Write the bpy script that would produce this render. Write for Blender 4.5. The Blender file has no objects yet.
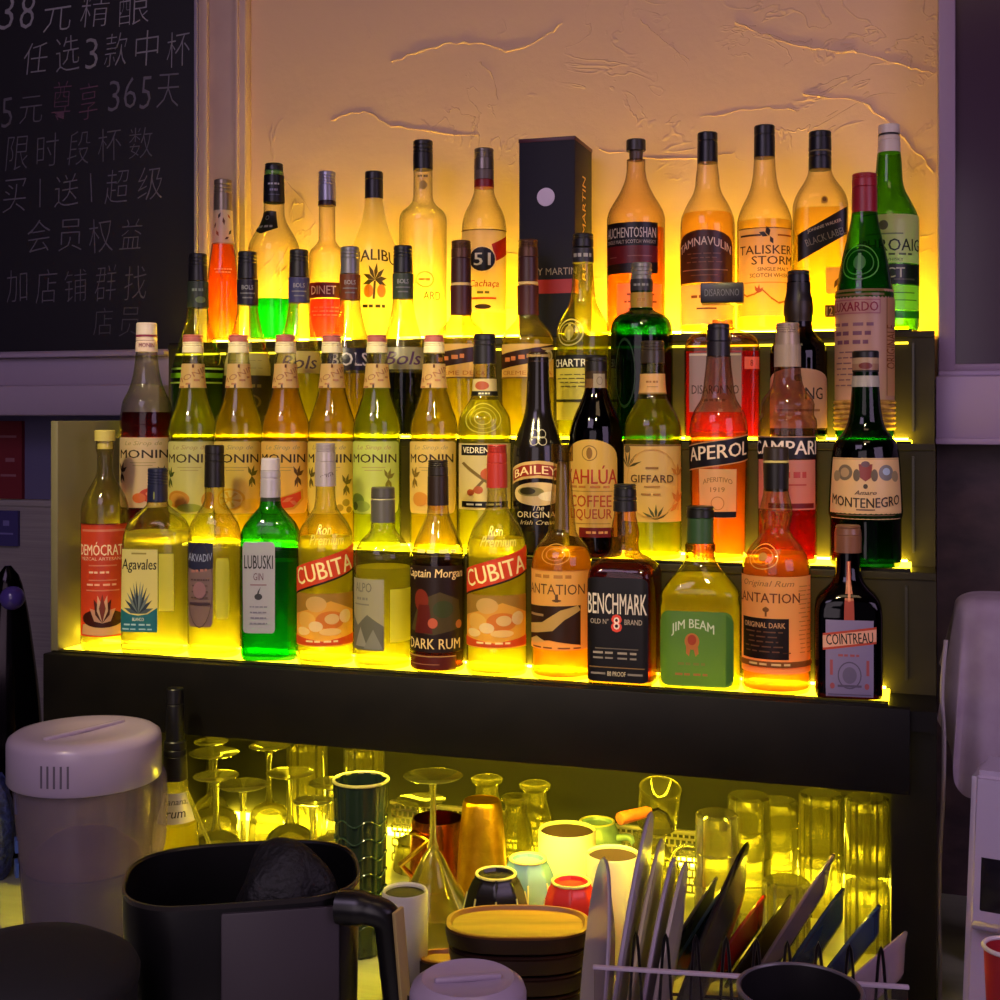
import bpy, bmesh, math, random
from mathutils import Vector, Matrix
random.seed(7)
SC = bpy.context.scene
COL = SC.collection
# ---------------------------------------------------------------- camera
F, HOR, CAMZ = 1320.0, 415.0, 1.6
TH = math.atan(F / 4130.0)
FW = Vector((-math.sin(TH), math.cos(TH), 0))
RT = Vector((math.cos(TH), math.sin(TH), 0))
UP = Vector((0, 0, 1))
CAM = Vector((0, 0, CAMZ)) - FW * 1.76
cd = bpy.data.cameras.new('camera'); co = bpy.data.objects.new('camera', cd); COL.objects.link(co)
cd.sensor_fit = 'HORIZONTAL'; cd.sensor_width = 36; cd.lens = 36 * F / 1000
cd.shift_y = (HOR - 500) / 1000; cd.clip_start = .02
co.location = CAM
co.matrix_world = Matrix.Translation(CAM) @ Matrix((RT, UP, -FW)).transposed().to_4x4()
SC.camera = co

def ray(px, py): return RT * ((px - 500) / F) + FW + UP * ((HOR - py) / F)
def atY(px, py, Y):
    d = ray(px, py); t = (Y - CAM.y) / d.y
    return CAM + d * t, t
def atD(px, py, D): return CAM + ray(px, py) * D
ROWY = [0, .1, .2, .3]
TIER = [CAMZ - .343, CAMZ - .194, CAMZ - .035, CAMZ + .12]
CTR = CAMZ - .70            # counter top

# ---------------------------------------------------------------- materials
def lin(h):
    if not isinstance(h, str): return tuple(h[:3])
    h = h.lstrip('#')
    if len(h) == 3: h = ''.join(c * 2 for c in h)
    o = []
    for i in (0, 2, 4):
        c = int(h[i:i + 2], 16) / 255
        o.append(c / 12.92 if c <= .04045 else ((c + .055) / 1.055) ** 2.4)
    return tuple(o)
def c4(c): return (*lin(c), 1)
MATS = {}
def newmat(key):
    m = bpy.data.materials.new(key); m.use_nodes = True
    nt = m.node_tree; nt.nodes.clear()
    out = nt.nodes.new('ShaderNodeOutputMaterial'); MATS[key] = m
    def N(t, **kw):
        n = nt.nodes.new('ShaderNode' + t)
        for k, v in kw.items():
            if k in n.inputs: n.inputs[k].default_value = v
            else: setattr(n, k, v)
        return n
    L = lambda a, b: nt.links.new(a, b)
    return m, N, L, out
def plastic(c, rough=.4, metal=0, coat=0, key=None):
    k = key or f'plastic {c} {rough} {metal}'
    if k in MATS: return MATS[k]
    m, N, L, out = newmat(k)
    p = N('BsdfPrincipled'); p.inputs['Base Color'].default_value = c4(c); p.inputs['Roughness'].default_value = rough
    p.inputs['Metallic'].default_value = metal; p.inputs['Coat Weight'].default_value = coat
    L(p.outputs[0], out.inputs[0]); return m
def paper(c, tr=.35):
    tr = round(tr ** .75, 3)
    k = f'paper {c} {tr}'
    if k in MATS: return MATS[k]
    m, N, L, out = newmat(k)
    a = N('BsdfDiffuse', Color=c4(c)); b = N('BsdfTranslucent', Color=c4(c)); x = N('MixShader', Fac=tr)
    g = N('BsdfGlossy', Roughness=.35); y = N('MixShader', Fac=.04)
    L(a.outputs[0], x.inputs[1]); L(b.outputs[0], x.inputs[2]); L(x.outputs[0], y.inputs[1]); L(g.outputs[0], y.inputs[2])
    L(y.outputs[0], out.inputs[0]); return m
def shellglass(c, edge=.55):
    """thin glass wall of a bottle: coloured see-through, darker and shinier towards its outline"""
    k = f'bottle glass {c} {edge}'
    if k in MATS: return MATS[k]
    m, N, L, out = newmat(k)
    lw = N('LayerWeight', Blend=.5)
    mx = N('Mix', data_type='RGBA')
    l = lin(c)
    mx.inputs[6].default_value = (*l, 1); mx.inputs[7].default_value = (*[v * edge * .6 for v in l], 1)
    ed = N('Math', operation='POWER'); ed.inputs[1].default_value = 1.3; L(lw.outputs['Facing'], ed.inputs[0]); L(ed.outputs[0], mx.inputs[0])
    t = N('BsdfTransparent'); L(mx.outputs[2], t.inputs[0])
    g = N('BsdfGlossy', Roughness=.04); pw = N('Math', operation='POWER'); pw.inputs[1].default_value = 3.5; L(lw.outputs['Facing'], pw.inputs[0])
    fr = N('Math', operation='MULTIPLY_ADD'); fr.inputs[1].default_value = .4; fr.inputs[2].default_value = .035; L(pw.outputs[0], fr.inputs[0])
    x = N('MixShader'); L(fr.outputs[0], x.inputs[0]); L(t.outputs[0], x.inputs[1]); L(g.outputs[0], x.inputs[2])
    tl = N('BsdfTranslucent', Color=(*l, 1)); y = N('MixShader', Fac=.045); L(x.outputs[0], y.inputs[1]); L(tl.outputs[0], y.inputs[2])
    L(y.outputs[0], out.inputs[0]); return m
def liquid(c, refr=.5, scat=.25):
    if scat >= .2: scat = min(.6, scat * 1.3 + .08)
    k = f'liquid {c} {refr} {scat}'
    if k in MATS: return MATS[k]
    m, N, L, out = newmat(k)
    q = (*[v ** .5 for v in lin(c)], 1)         # light crosses two faces of the liquid
    r = N('BsdfRefraction', Color=q, Roughness=.0, IOR=1.33)
    t = N('BsdfTransparent', Color=q); s = N('BsdfTranslucent', Color=c4(c))
    a = N('MixShader', Fac=refr * .75); L(t.outputs[0], a.inputs[1]); L(r.outputs[0], a.inputs[2])
    b = N('MixShader', Fac=scat); L(a.outputs[0], b.inputs[1]); L(s.outputs[0], b.inputs[2])
    L(b.outputs[0], out.inputs[0]); return m
def clearglass(c='fbfbf4', tr=.3, key=None):
    k = key or f'table glass {c} {tr}'
    if k in MATS: return MATS[k]
    m, N, L, out = newmat(k)
    r = N('BsdfGlass', Color=c4(c), Roughness=.0, IOR=1.45)
    t = N('BsdfTransparent', Color=c4(c))
    a = N('MixShader', Fac=tr); L(r.outputs[0], a.inputs[1]); L(t.outputs[0], a.inputs[2])
    s = N('BsdfTranslucent', Color=c4(c)); b = N('MixShader', Fac=.12); L(a.outputs[0], b.inputs[1]); L(s.outputs[0], b.inputs[2])
    L(b.outputs[0], out.inputs[0]); return m
def emit(c, s, key):
    if key in MATS: return MATS[key]
    m, N, L, out = newmat(key)
    e = N('Emission', Color=c4(c), Strength=s); L(e.outputs[0], out.inputs[0]); return m
def noisy(key, c1, c2, scale, rough=.5, bump=0, stretch=(1, 1, 1), metal=0, detail=4, bscale=None, spec=.5):
    if key in MATS: return MATS[key]
    m, N, L, out = newmat(key)
    tc = N('TexCoord'); mp = N('Mapping'); mp.inputs['Scale'].default_value = stretch
    n = N('TexNoise', Scale=scale, Detail=detail)
    L(tc.outputs['Object'], mp.inputs[0]); L(mp.outputs[0], n.inputs['Vector'])
    rp = N('ValToRGB'); rp.color_ramp.elements[0].position = .35; rp.color_ramp.elements[1].position = .65
    rp.color_ramp.elements[0].color = c4(c1); rp.color_ramp.elements[1].color = c4(c2)
    L(n.outputs[0], rp.inputs[0])
    p = N('BsdfPrincipled', Roughness=rough, Metallic=metal); p.inputs['Specular IOR Level'].default_value = spec; L(rp.outputs[0], p.inputs['Base Color'])
    if bump:
        b = N('Bump', Strength=bump, Distance=.004); n2 = N('TexNoise', Scale=bscale or scale, Detail=6)
        L(mp.outputs[0], n2.inputs['Vector']); L(n2.outputs[0], b.inputs['Height']); L(b.outputs[0], p.inputs['Normal'])
    L(p.outputs[0], out.inputs[0]); return m

# ---------------------------------------------------------------- mesh helpers
def mesh_obj(name, verts, faces, mats, parent=None, midx=None, smooth=True, sharp=40):
    me = bpy.data.meshes.new(name); me.from_pydata([tuple(v) for v in verts], [], faces)
    for m in (mats if isinstance(mats, (list, tuple)) else [mats]): me.materials.append(m)
    if midx:
        for p, i in zip(me.polygons, midx): p.material_index = i
    me.update()
    if smooth:
        me.polygons.foreach_set('use_smooth', [True] * len(me.polygons))
        me.set_sharp_from_angle(angle=math.radians(sharp))
    o = bpy.data.objects.new(name, me); COL.objects.link(o)
    if parent: o.parent = parent
    return o
class MB:
    def __init__(s): s.v = []; s.f = []; s.m = []; s.cm = 0
    def add(s, vs, fs, M=None):
        b = len(s.v); s.v += [(M @ Vector(v)) if M else Vector(v) for v in vs]
        s.f += [tuple(b + i for i in f) for f in fs]; s.m += [s.cm] * len(fs); return s
    def box(s, lo, hi, M=None, bev=0):
        bm = bmesh.new(); bmesh.ops.create_cube(bm, size=1)
        for v in bm.verts:
            for i in range(3): v.co[i] = lo[i] + (hi[i] - lo[i]) * (v.co[i] + .5)
        if bev: bmesh.ops.bevel(bm, geom=bm.edges[:], offset=bev, segments=2, affect='EDGES', profile=.5)
        bm.verts.index_update()
        s.add([v.co.copy() for v in bm.verts], [[v.index for v in f.verts] for f in bm.faces], M); bm.free(); return s
    def lathe(s, prof, seg=40, M=None, mod=None, close=True):
        vs = []; fs = []
        n = len(prof)
        for (r, z) in prof:
            for k in range(seg):
                a = 2 * math.pi * k / seg
                if mod: x, y = mod(r, z, a)
                else: x, y = r * math.sin(a), -r * math.cos(a)
                vs.append((x, y, z))
        for i in range(n - 1):
            for k in range(seg):
                k2 = (k + 1) % seg
                fs.append((i * seg + k, i * seg + k2, (i + 1) * seg + k2, (i + 1) * seg + k))
        if close:
            fs.append(tuple(range(seg - 1, -1, -1))); fs.append(tuple((n - 1) * seg + k for k in range(seg)))
        return s.add(vs, fs, M)
    def tube(s, pts, r, seg=10, M=None, closed=False):
        pts = [Vector(p) for p in pts]; n = len(pts); vs = []; fs = []
        prev = None
        for i, p in enumerate(pts):
            a = pts[(i - 1) % n] if (closed or i > 0) else p
            b = pts[(i + 1) % n] if (closed or i < n - 1) else p
            t = (b - a).normalized()
            if prev is None:
                u = t.orthogonal().normalized()
            else:
                u = (prev - t * prev.dot(t)).normalized()
            prev = u; w = t.cross(u)
            rr = r[i] if isinstance(r, (list, tuple)) else r
            for k in range(seg):
                q = 2 * math.pi * k / seg; vs.append(p + (u * math.cos(q) + w * math.sin(q)) * rr)
        m = n if closed else n - 1
        for i in range(m):
            j = (i + 1) % n
            for k in range(seg):
                k2 = (k + 1) % seg; fs.append((i * seg + k, i * seg + k2, j * seg + k2, j * seg + k))
        if not closed:
            fs.append(tuple(range(seg - 1, -1, -1))); fs.append(tuple((n - 1) * seg + k for k in range(seg)))
        return s.add(vs, fs, M)
    def build(s, name, mats, parent=None, smooth=True, sharp=40):
        return mesh_obj(name, s.v, s.f, mats, parent, s.m, smooth, sharp)
def empty(name, loc, rz=0):
    o = bpy.data.objects.new(name, None); COL.objects.link(o); o.location = loc; o.rotation_euler = (0, 0, rz)
    o.empty_display_size = .05; return o
def tag(o, label, cat, group=None, kind=None):
    if label: o['label'] = label
    if cat: o['category'] = cat
    if group: o['group'] = group
    if kind: o['kind'] = kind
    return o
def catmull(pts, n=8):
    pts = [Vector(p) for p in pts]; out = []
    P = [pts[0]] + pts + [pts[-1]]
    for i in range(1, len(P) - 2):
        a, b, c, d = P[i - 1], P[i], P[i + 1], P[i + 2]
        for k in range(n):
            t = k / n
            out.append(.5 * ((2 * b) + (c - a) * t + (2 * a - 5 * b + 4 * c - d) * t * t + (3 * b - a - 3 * c + d) * t ** 3))
    out.append(pts[-1]); return out
def pchip(ys, ws):
    n = len(ys); h = [ys[i + 1] - ys[i] for i in range(n - 1)]; dl = [(ws[i + 1] - ws[i]) / h[i] for i in range(n - 1)]
    d = [0] * n
    d[0] = dl[0]; d[-1] = dl[-1]
    for i in range(1, n - 1):
        if dl[i - 1] * dl[i] <= 0: d[i] = 0
        else:
            w1 = 2 * h[i] + h[i - 1]; w2 = h[i] + 2 * h[i - 1]
            d[i] = (w1 + w2) / (w1 / dl[i - 1] + w2 / dl[i])
    def f(y):
        if y <= ys[0]: return ws[0]
        if y >= ys[-1]: return ws[-1]
        i = 0
        while ys[i + 1] < y: i += 1
        t = (y - ys[i]) / h[i]
        return (ws[i] * (1 + 2 * t) * (1 - t) ** 2 + d[i] * h[i] * t * (1 - t) ** 2 + ws[i + 1] * t * t * (3 - 2 * t) + d[i + 1] * h[i] * t * t * (t - 1))
    return f

# ---------------------------------------------------------------- lettering
TXT = {}; TXTW = {}
def text2d(s, weight=0.0, shear=0):
    k = (s, weight, shear)
    if k not in TXT:
        cu = bpy.data.curves.new('lettering', 'FONT'); cu.body = s; cu.offset = min(weight, 0); cu.resolution_u = 2; cu.shear = shear
        o = bpy.data.objects.new('lettering', cu); me = o.to_mesh()
        vs = [(v.co.x, v.co.y) for v in me.vertices]; fs = [tuple(p.vertices) for p in me.polygons]
        o.to_mesh_clear(); bpy.data.objects.remove(o); bpy.data.curves.remove(cu)
        x0 = min(v[0] for v in vs); x1 = max(v[0] for v in vs); y0 = min(v[1] for v in vs); y1 = max(v[1] for v in vs)
        TXTW[k] = x1 - x0
        TXT[k] = ([((x - x0) / (x1 - x0) - .5, (y - y0) / (y1 - y0) - .5) for x, y in vs], fs)
    return TXT[k]
# lines of the labels that cannot be read in the photograph: set as rows of dashes
UNREAD = set('ABSINTH|60%|ABSENTE|PERE|HERBES|SPEYSIDE|Brasil|GREEN|ANIS|CREME|DOUBLE|LONDON|GIN.|PERES|ORIGINALE.|MARASCHINO|Distilled|SIROP|SIROP DE FRUIT|AGAVE|Milano|THE ORIGINAL|ARABICA|JOVEN|ESPADIN|TEQUILA|HECHO EN MEXICO|PREMIUM|VODKA|WHITE RUM|Grand Reserve|BARBADOS|TRINIDAD|RUM DARK|KENTUCKY STRAIGHT|BOURBON WHISKEY|APPLE|KENTUCKY|L\'UNIQUE|OLD N.|ISLAY SINGLE MALT|CAPTAIN|ORIGINAL.'.split('|'))
def T(txt, u, v, w, h, c, rot=0, wt=.008, sh=0, arc=0):
    if txt in UNREAD: return ('D', u, v, w, h, c, rot)
    return T_(txt, u, v, w, h, c, rot, wt, sh, arc)
def T_(txt, u, v, w, h, c, rot=0, wt=.008, sh=0, arc=0): return ('T', txt, u, v, w, h, c, rot, wt, sh, arc)
def R(u, v, w, h, c): return ('S', [(u - w / 2, v - h / 2), (u + w / 2, v - h / 2), (u + w / 2, v + h / 2), (u - w / 2, v + h / 2)], c)
def P(pts, c): return ('S', pts, c)
def EL(u, v, w, h, c, n=20): return ('S', [(u + w / 2 * math.cos(2 * math.pi * k / n), v + h / 2 * math.sin(2 * math.pi * k / n)) for k in range(n)], c)
def RING(u, v, w, h, c, th=.12, n=24): return ('G', u, v, w, h, c, th, n)
def FP(u, v, w, n, c, dv=.035, h=.014):
    """small print: rows of word-length dashes"""
    out = []; rnd = random.Random(hash((u, v, n)) & 0xffff)
    for i in range(n):
        ww = w * rnd.uniform(.65, 1); x = u - ww / 2
        while x < u + ww / 2 - .02:
            d = min(rnd.uniform(.05, .14), u + ww / 2 - x); out.append(R(x + d / 2, v + i * dv, d, h, c)); x += d + .025
    return out
def LEAF(u, v, l, a, w, c, asp=1):
    ca, sa = math.cos(math.radians(a)), -math.sin(math.radians(a))
    return P([(u, v), (u + (l * .5 * ca - w * sa) * asp, v + l * .5 * sa + w * ca), (u + l * ca * asp, v + l * sa), (u + (l * .5 * ca + w * sa) * asp, v + l * .5 * sa - w * ca)], c)

NG = 40
def slice_u(vs, fs):
    """cut flat lettering along the columns of the label so that it bends with the glass"""
    bm = bmesh.new(); bv = [bm.verts.new((a, b, 0)) for a, b in vs]
    for f in fs:
        try: bm.faces.new([bv[i] for i in f])
        except ValueError: pass
    lo, hi = min(v[0] for v in vs), max(v[0] for v in vs)
    for k in range(math.ceil(lo * NG), math.floor(hi * NG) + 1):
        bmesh.ops.bisect_plane(bm, geom=bm.verts[:] + bm.edges[:] + bm.faces[:], dist=1e-6, plane_co=(k / NG, 0, 0), plane_no=(1, 0, 0))
    bm.verts.index_update(); o = [(v.co.x, v.co.y) for v in bm.verts], [tuple(v.index for v in f.verts) for f in bm.faces]
    bm.free(); return o
# shapes of labels: u -> (top v, bottom v)
def sh_rect(u): return 0, 1
def sh_round(r=.12, rb=None):
    rb = r if rb is None else rb
    def f(u):
        e = min(u, 1 - u) / .12
        k = 0 if e >= 1 else 1 - math.sqrt(max(0, 1 - (1 - e) ** 2))
        return r * k, 1 - rb * k
    return f
def sh_arch(k, kb=0):
    def f(u):
        q = 1 - math.sqrt(max(0, 1 - (2 * u - 1) ** 2)); return k * q, 1 - kb * q
    return f
def sh_para(a, b=None):
    b = a if b is None else b
    return lambda u: (a * (1 - u), 1 - b * u)
def sh_ell(u):
    q = math.sqrt(max(0.0004, 1 - (2 * u - 1) ** 2)) / 2; return .5 - q, .5 + q

# ---------------------------------------------------------------- bottles
class Bottle:
    def __init__(s, name, row, xc, prof, label, cat='bottle', group=None, glass='f4f4ea', edge=.55, fill=None, liq=None, n=2, dr=1, sq=None,
                 rot=0, opaque=None, foot=.94, refr=.5, scat=.25, Y=None, z0=None):
        Y = ROWY[row - 1] if Y is None else Y
        z0 = TIER[row - 1] + .0006 if z0 is None else z0
        p, t = atY(xc, HOR, Y); s.s = F / t; s.xc = xc
        s.yb = HOR + (CAMZ - z0) * s.s
        v = CAM - p; s.ang = math.atan2(v.x, -v.y)
        s.n, s.dr, s.sq = n, dr, sq
        s.root = empty(name, (p.x, p.y, z0), math.radians(rot) if n > 2 else s.ang)
        tag(s.root, label, cat, group)
        ys = [q[0] for q in prof]; ws = [q[1] for q in prof]
        yend = s.yb
        while ys and ys[-1] > yend - 8: ys.pop(); ws.pop()
        wl = prof[-1][1]
        ys += [yend - 5, yend]; ws += [wl, wl * foot]
        s.fw = pchip(ys, ws); s.y0 = ys[0]
        N = 46; yy = sorted(set([ys[0] + (yend - ys[0]) * i / N for i in range(N + 1)] + ys))
        mb = MB(); mb.lathe([(s.r(y), s.z(y)) for y in reversed(yy)], 44, mod=s.mod)
        if opaque: m = opaque
        else: m = shellglass(glass, edge)
        mb.build('glass_body', m, s.root)
        if fill is not None and not opaque:
            y1 = yend - 4; yl = [fill + (y1 - fill) * i / 30 for i in range(31)]
            mb = MB(); mb.lathe([(max(.002, s.r(y) - .0022), s.z(y)) for y in reversed(yl)], 44, mod=s.mod)
            mb.build('liquid', liquid(liq or 'f4f2d8', refr, scat), s.root)
    def r(s, y): return s.fw(y) / 2 / s.s
    def z(s, y): return (s.yb - y) / s.s
    def blend(s, z):
        if s.n == 2: return 0
        if not s.sq: return 1
        y = s.yb - z * s.s; a, b = s.sq
        return min(1, max(0, (y - a) / (b - a)))
    def mod(s, r, z, a):
        k = s.blend(z); n = 2 + (s.n - 2) * k; d = 1 + (s.dr - 1) * k
        sa, ca = math.sin(a), math.cos(a)
        return (math.copysign(abs(sa) ** (2 / n), sa) * r, -math.copysign(abs(ca) ** (2 / n), ca) * r * d)
    def pt(s, q, y, off):
        """point on the front of the bottle: q in degrees (round) or -1..1 across the front face (square)"""
        z = s.z(y); r = s.r(y)
        if s.n == 2:
            a = math.radians(q); return (math.sin(a) * (r + off), -math.cos(a) * (r + off), z)
        k = s.blend(z); n = 2 + (s.n - 2) * k; d = 1 + (s.dr - 1) * k
        q = max(-.995, min(.995, q))
        return (q * r, -(1 - abs(q) ** n) ** (1 / n) * r * d - off, z)
    def label(s, q0, q1, y0, y1, base, items=(), shape=sh_rect, tr=.42, name='label', off=.0004, side=0, slant=0, text=None):
        if s.n == 2:                                   # pixels may be given as ('px', x)
            cv = lambda q: math.degrees(math.asin(max(-1, min(1, (q[1] - s.xc) / (s.fw((y0 + y1) / 2) / 2))))) if isinstance(q, tuple) else q
        else:
            cv = lambda q: (q[1] - s.xc) / (s.fw((y0 + y1) / 2) / 2) if isinstance(q, tuple) else q
        q0, q1 = cv(q0), cv(q1); y1 = min(y1, s.yb - 2.5)
        mb = MB(); mats = []; H = y1 - y0
        W = math.radians(q1 - q0) * s.fw((y0 + y1) / 2) / 2 if s.n == 2 else (q1 - q0) * s.fw((y0 + y1) / 2) / 2
        def mi(c, t=tr):
            m = c if not isinstance(c, str) else paper(c, t)
            if m not in mats: mats.append(m)
            mb.cm = mats.index(m)
        def pos(u, v, o): return s.pt(q0 + (q1 - q0) * u, y0 + v * H + slant * (u - .5) * H, o)
        def cols(fn, u0, u1, nu, nv, o):
            vs = []; fs = []
            for i in range(nu + 1):
                u = u0 + (u1 - u0) * i / nu; a, b = fn(u)
                for j in range(nv + 1): vs.append(pos(u, a + (b - a) * j / nv, o))
            for i in range(nu):
                for j in range(nv):
                    k = i * (nv + 1) + j; fs.append((k, k + 1, k + nv + 2, k + nv + 1))
            mb.add(vs, fs)
        o = off
        if base:
            mi(base); cols(shape, 0, 1, NG, 8, o)
        for it in items:
            o += .00006
            if it[0] == 'S':
                pts = it[1]; mi(it[2]); us = sorted(set(p[0] for p in pts))
                def fn(u):
                    vv = []
                    for i in range(len(pts)):
                        (a, b), (c, d) = pts[i], pts[(i + 1) % len(pts)]
                        if a == c:
                            if abs(u - a) < 1e-9: vv += [b, d]
                        elif min(a, c) - 1e-9 <= u <= max(a, c) + 1e-9: vv.append(b + (d - b) * (u - a) / (c - a))
                    return (min(vv), max(vv)) if vv else (.5, .5)
                us = sorted(set(us) | set(k / NG for k in range(-8, NG + 9) if us[0] < k / NG < us[-1]))
                for a, b in zip(us, us[1:]):
                    if b - a > 1e-6: cols(fn, a, b, 1, 2, o)
            elif it[0] == 'D':
                _, u, v, w, h, c, rot = it; mi(c, .1); n = 4 if w > .3 else 2; tn = math.tan(math.radians(rot)) * W / H
                for k in range(n):
                    a = u - w / 2 + w * (k + .08) / n; b = u - w / 2 + w * (k + (.9, .7, .85, .6)[k]) / n; vc = v - tn * ((a + b) / 2 - u)
                    us = [a] + [j / NG for j in range(-8, NG + 9) if a < j / NG < b] + [b]
                    for p, q in zip(us, us[1:]): cols(lambda t: (vc - h * .3, vc + h * .3), p, q, 1, 1, o)
            elif it[0] == 'G':
                _, u, v, w, h, c, th, n = it; mi(c); vs = []; fs = []
                for k in range(n):
                    a = 2 * math.pi * k / n
                    for q in (1, 1 - th): vs.append(pos(u + w / 2 * q * math.cos(a), v + h / 2 * q * math.sin(a), o))
                for k in range(n):
                    k2 = (k + 1) % n; fs.append((2 * k, 2 * k2, 2 * k2 + 1, 2 * k + 1))
                mb.add(vs, fs)
            else:
                _, tx, u, v, w, h, c, rot, wt, shr, arc = it; mi(c, .1); vs, fs = text2d(tx, wt, shr)
                ca, sa = math.cos(math.radians(rot)), math.sin(math.radians(rot))
                heavy = .8 * wt / TXTW[(tx, wt, shr)] if wt > .006 else 0      # heavier strokes: letters laid over themselves, a little to each side
                src = vs
                for lay, dx in enumerate((-heavy, heavy) if heavy else (0,)):
                  out = []; fs = text2d(tx, wt, shr)[1]
                  for x, y in src:
                    x += dx; X = x * w * W; Yy = y * h * H
                    if arc: Yy += arc * H * (1 - 4 * x * x) - arc * H * .5
                    X, Yy = X * ca - Yy * sa, X * sa + Yy * ca
                    out.append((u + X / W, v - Yy / H))
                  out, fs = slice_u(out, fs)
                  mb.add([pos(a, b, o + .00006 + .00003 * lay) for a, b in out], fs)
        ob = mb.build(name, mats, s.root, smooth=False)
        if text: ob['label'] = text
        return ob
    def wrap(s, y0, y1, c, name='neck_sleeve', tr=.1, off=.0006, mat=None):
        n = 8; yl = [y0 + (y1 - y0) * i / n for i in range(n + 1)]
        mb = MB(); mb.lathe([(s.r(y) + off, s.z(y)) for y in reversed(yl)], 40, mod=s.mod, close=False)
        return mb.build(name, mat or paper(c, tr), s.root)
    def cap(s, y0, y1, w0, w1, c, name='cap', rough=.35, metal=0, ribs=2, mat=None, n=0):
        pr = []; r0, r1 = w0 / 2 / s.s, w1 / 2 / s.s
        z1 = s.z(y0); z0 = s.z(y1); g = (z1 - z0)
        pr.append((r1, z0))
        for i in range(1, ribs + 1):
            f = .45 + .5 * i / (ribs + 1); rr = r1 + (r0 - r1) * f; z = z0 + g * f
            pr += [(rr, z - .0012), (rr - .0007, z - .0004), (rr - .0007, z + .0004), (rr, z + .0012)]
        pr += [(r0, z1 - .0015), (r0 - .0012, z1)]
        mb = MB()
        mb.lathe(pr, 32, mod=None)
        return mb.build(name, mat or plastic(c, rough, metal), s.root, sharp=30)
BLK, SIL = '17141a', '8d8a94'
# ================================================================= room
def structure(name, mb, m, **k):
    o = mb.build(name, m, None, **k); o['kind'] = 'structure'; return o
def plaster():
    m, N, L, out = newmat('trowelled plaster')
    tc = N('TexCoord'); n1 = N('TexNoise', Scale=3.2, Detail=5, Roughness=.55, Distortion=.8)
    n2 = N('TexNoise', Scale=38, Detail=6, Roughness=.6); n3 = N('TexNoise', Scale=7, Detail=3, Distortion=2.2)
    for n in (n1, n2, n3): L(tc.outputs['Object'], n.inputs['Vector'])
    # trowel ridges: thin lines where a slow noise crosses its middle value
    s = N('Math', operation='SUBTRACT'); s.inputs[1].default_value = .5; L(n3.outputs[0], s.inputs[0])
    a = N('Math', operation='ABSOLUTE'); L(s.outputs[0], a.inputs[0])
    rp = N('MapRange'); rp.inputs[1].default_value = 0; rp.inputs[2].default_value = .02; rp.inputs[3].default_value = 1; rp.inputs[4].default_value = 0
    L(a.outputs[0], rp.inputs[0])
    g = N('MapRange'); g.inputs[1].default_value = .5; g.inputs[2].default_value = .62; L(n1.outputs[0], g.inputs[0])
    ml = N('Math', operation='MULTIPLY'); L(rp.outputs[0], ml.inputs[0]); L(g.outputs[0], ml.inputs[1])
    h1 = N('Math', operation='MULTIPLY_ADD'); L(n2.outputs[0], h1.inputs[0]); h1.inputs[1].default_value = .35; L(ml.outputs[0], h1.inputs[2])
    h2 = N('Math', operation='MULTIPLY_ADD'); L(n1.outputs[0], h2.inputs[0]); h2.inputs[1].default_value = 1.6; L(h1.outputs[0], h2.inputs[2])
    b = N('Bump', Strength=.4, Distance=.006); L(h2.outputs[0], b.inputs['Height'])
    p = N('BsdfPrincipled', Roughness=.75); p.inputs['Base Color'].default_value = c4('d2ae90')
    L(b.outputs[0], p.inputs['Normal']); L(p.outputs[0], out.inputs[0]); return m
PL = plaster()
WY = .40
XR = atY(935, 400, .2)[0].x            # right end of the stepped shelf
XL = atY(49, 500, -.045)[0].x          # left end
wx0, wx1 = atY(200, 0, WY)[0].x, atY(938, 0, WY - .07)[0].x
mb = MB(); mb.box((wx0 - .9, WY, 0), (wx1 + 1.2, WY + .1, 2.9))
rnd = random.Random(3)
def ridge(pts, r0):                    # raised trowel edges in the plaster
    q = [atY(x, y, WY)[0] for x, y in pts]
    q = catmull(q, 6); q = [p + Vector((rnd.uniform(-.002, .002), 0, rnd.uniform(-.003, .003))) for p in q]
    mb.tube(q, [r0 * .7 * (.35 + rnd.random() * .9) for _ in q], 6)
for pts, r in (([(392, 62), (430, 48), (470, 42), (505, 50), (540, 40), (562, 22)], .0028), ([(478, 62), (492, 76), (498, 100)], .002),
               ([(735, 22), (775, 38), (812, 48), (858, 52)], .003), ([(802, 96), (850, 100), (884, 118), (912, 148), (934, 172)], .003),
               ([(858, 52), (905, 66), (935, 74)], .002), ([(600, 150), (690, 160), (735, 152)], .0018), ([(330, 120), (365, 112), (400, 128), (480, 135)], .002),
               ([(700, 118), (760, 108), (800, 110)], .0016), ([(260, 170), (290, 185), (330, 240)], .0012), ([(640, 20), (668, 44), (690, 60)], .0015)):
    ridge(pts, r)
structure('wall_back', mb, PL)
mb = MB(); mb.box((-3.2, -3.2, -.1), (3.2, WY + .1, 0)); structure('floor', mb, noisy('dark floor tile', '1c1a1c', '2a2629', 5, .5))
mb = MB(); mb.box((-3.2, -3.2, 2.9), (3.2, WY + .1, 3.0)); structure('ceiling', mb, plastic('6a5f66', .9))
mb = MB(); mb.box((-3.3, -3.2, 0), (-3.2, WY + .1, 2.9)); structure('wall_left', mb, plastic('5b4a58', .9))
mb = MB(); mb.box((3.2, -3.2, 0), (3.3, WY + .1, 2.9)); structure('wall_right', mb, plastic('4b3d48', .9))
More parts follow.
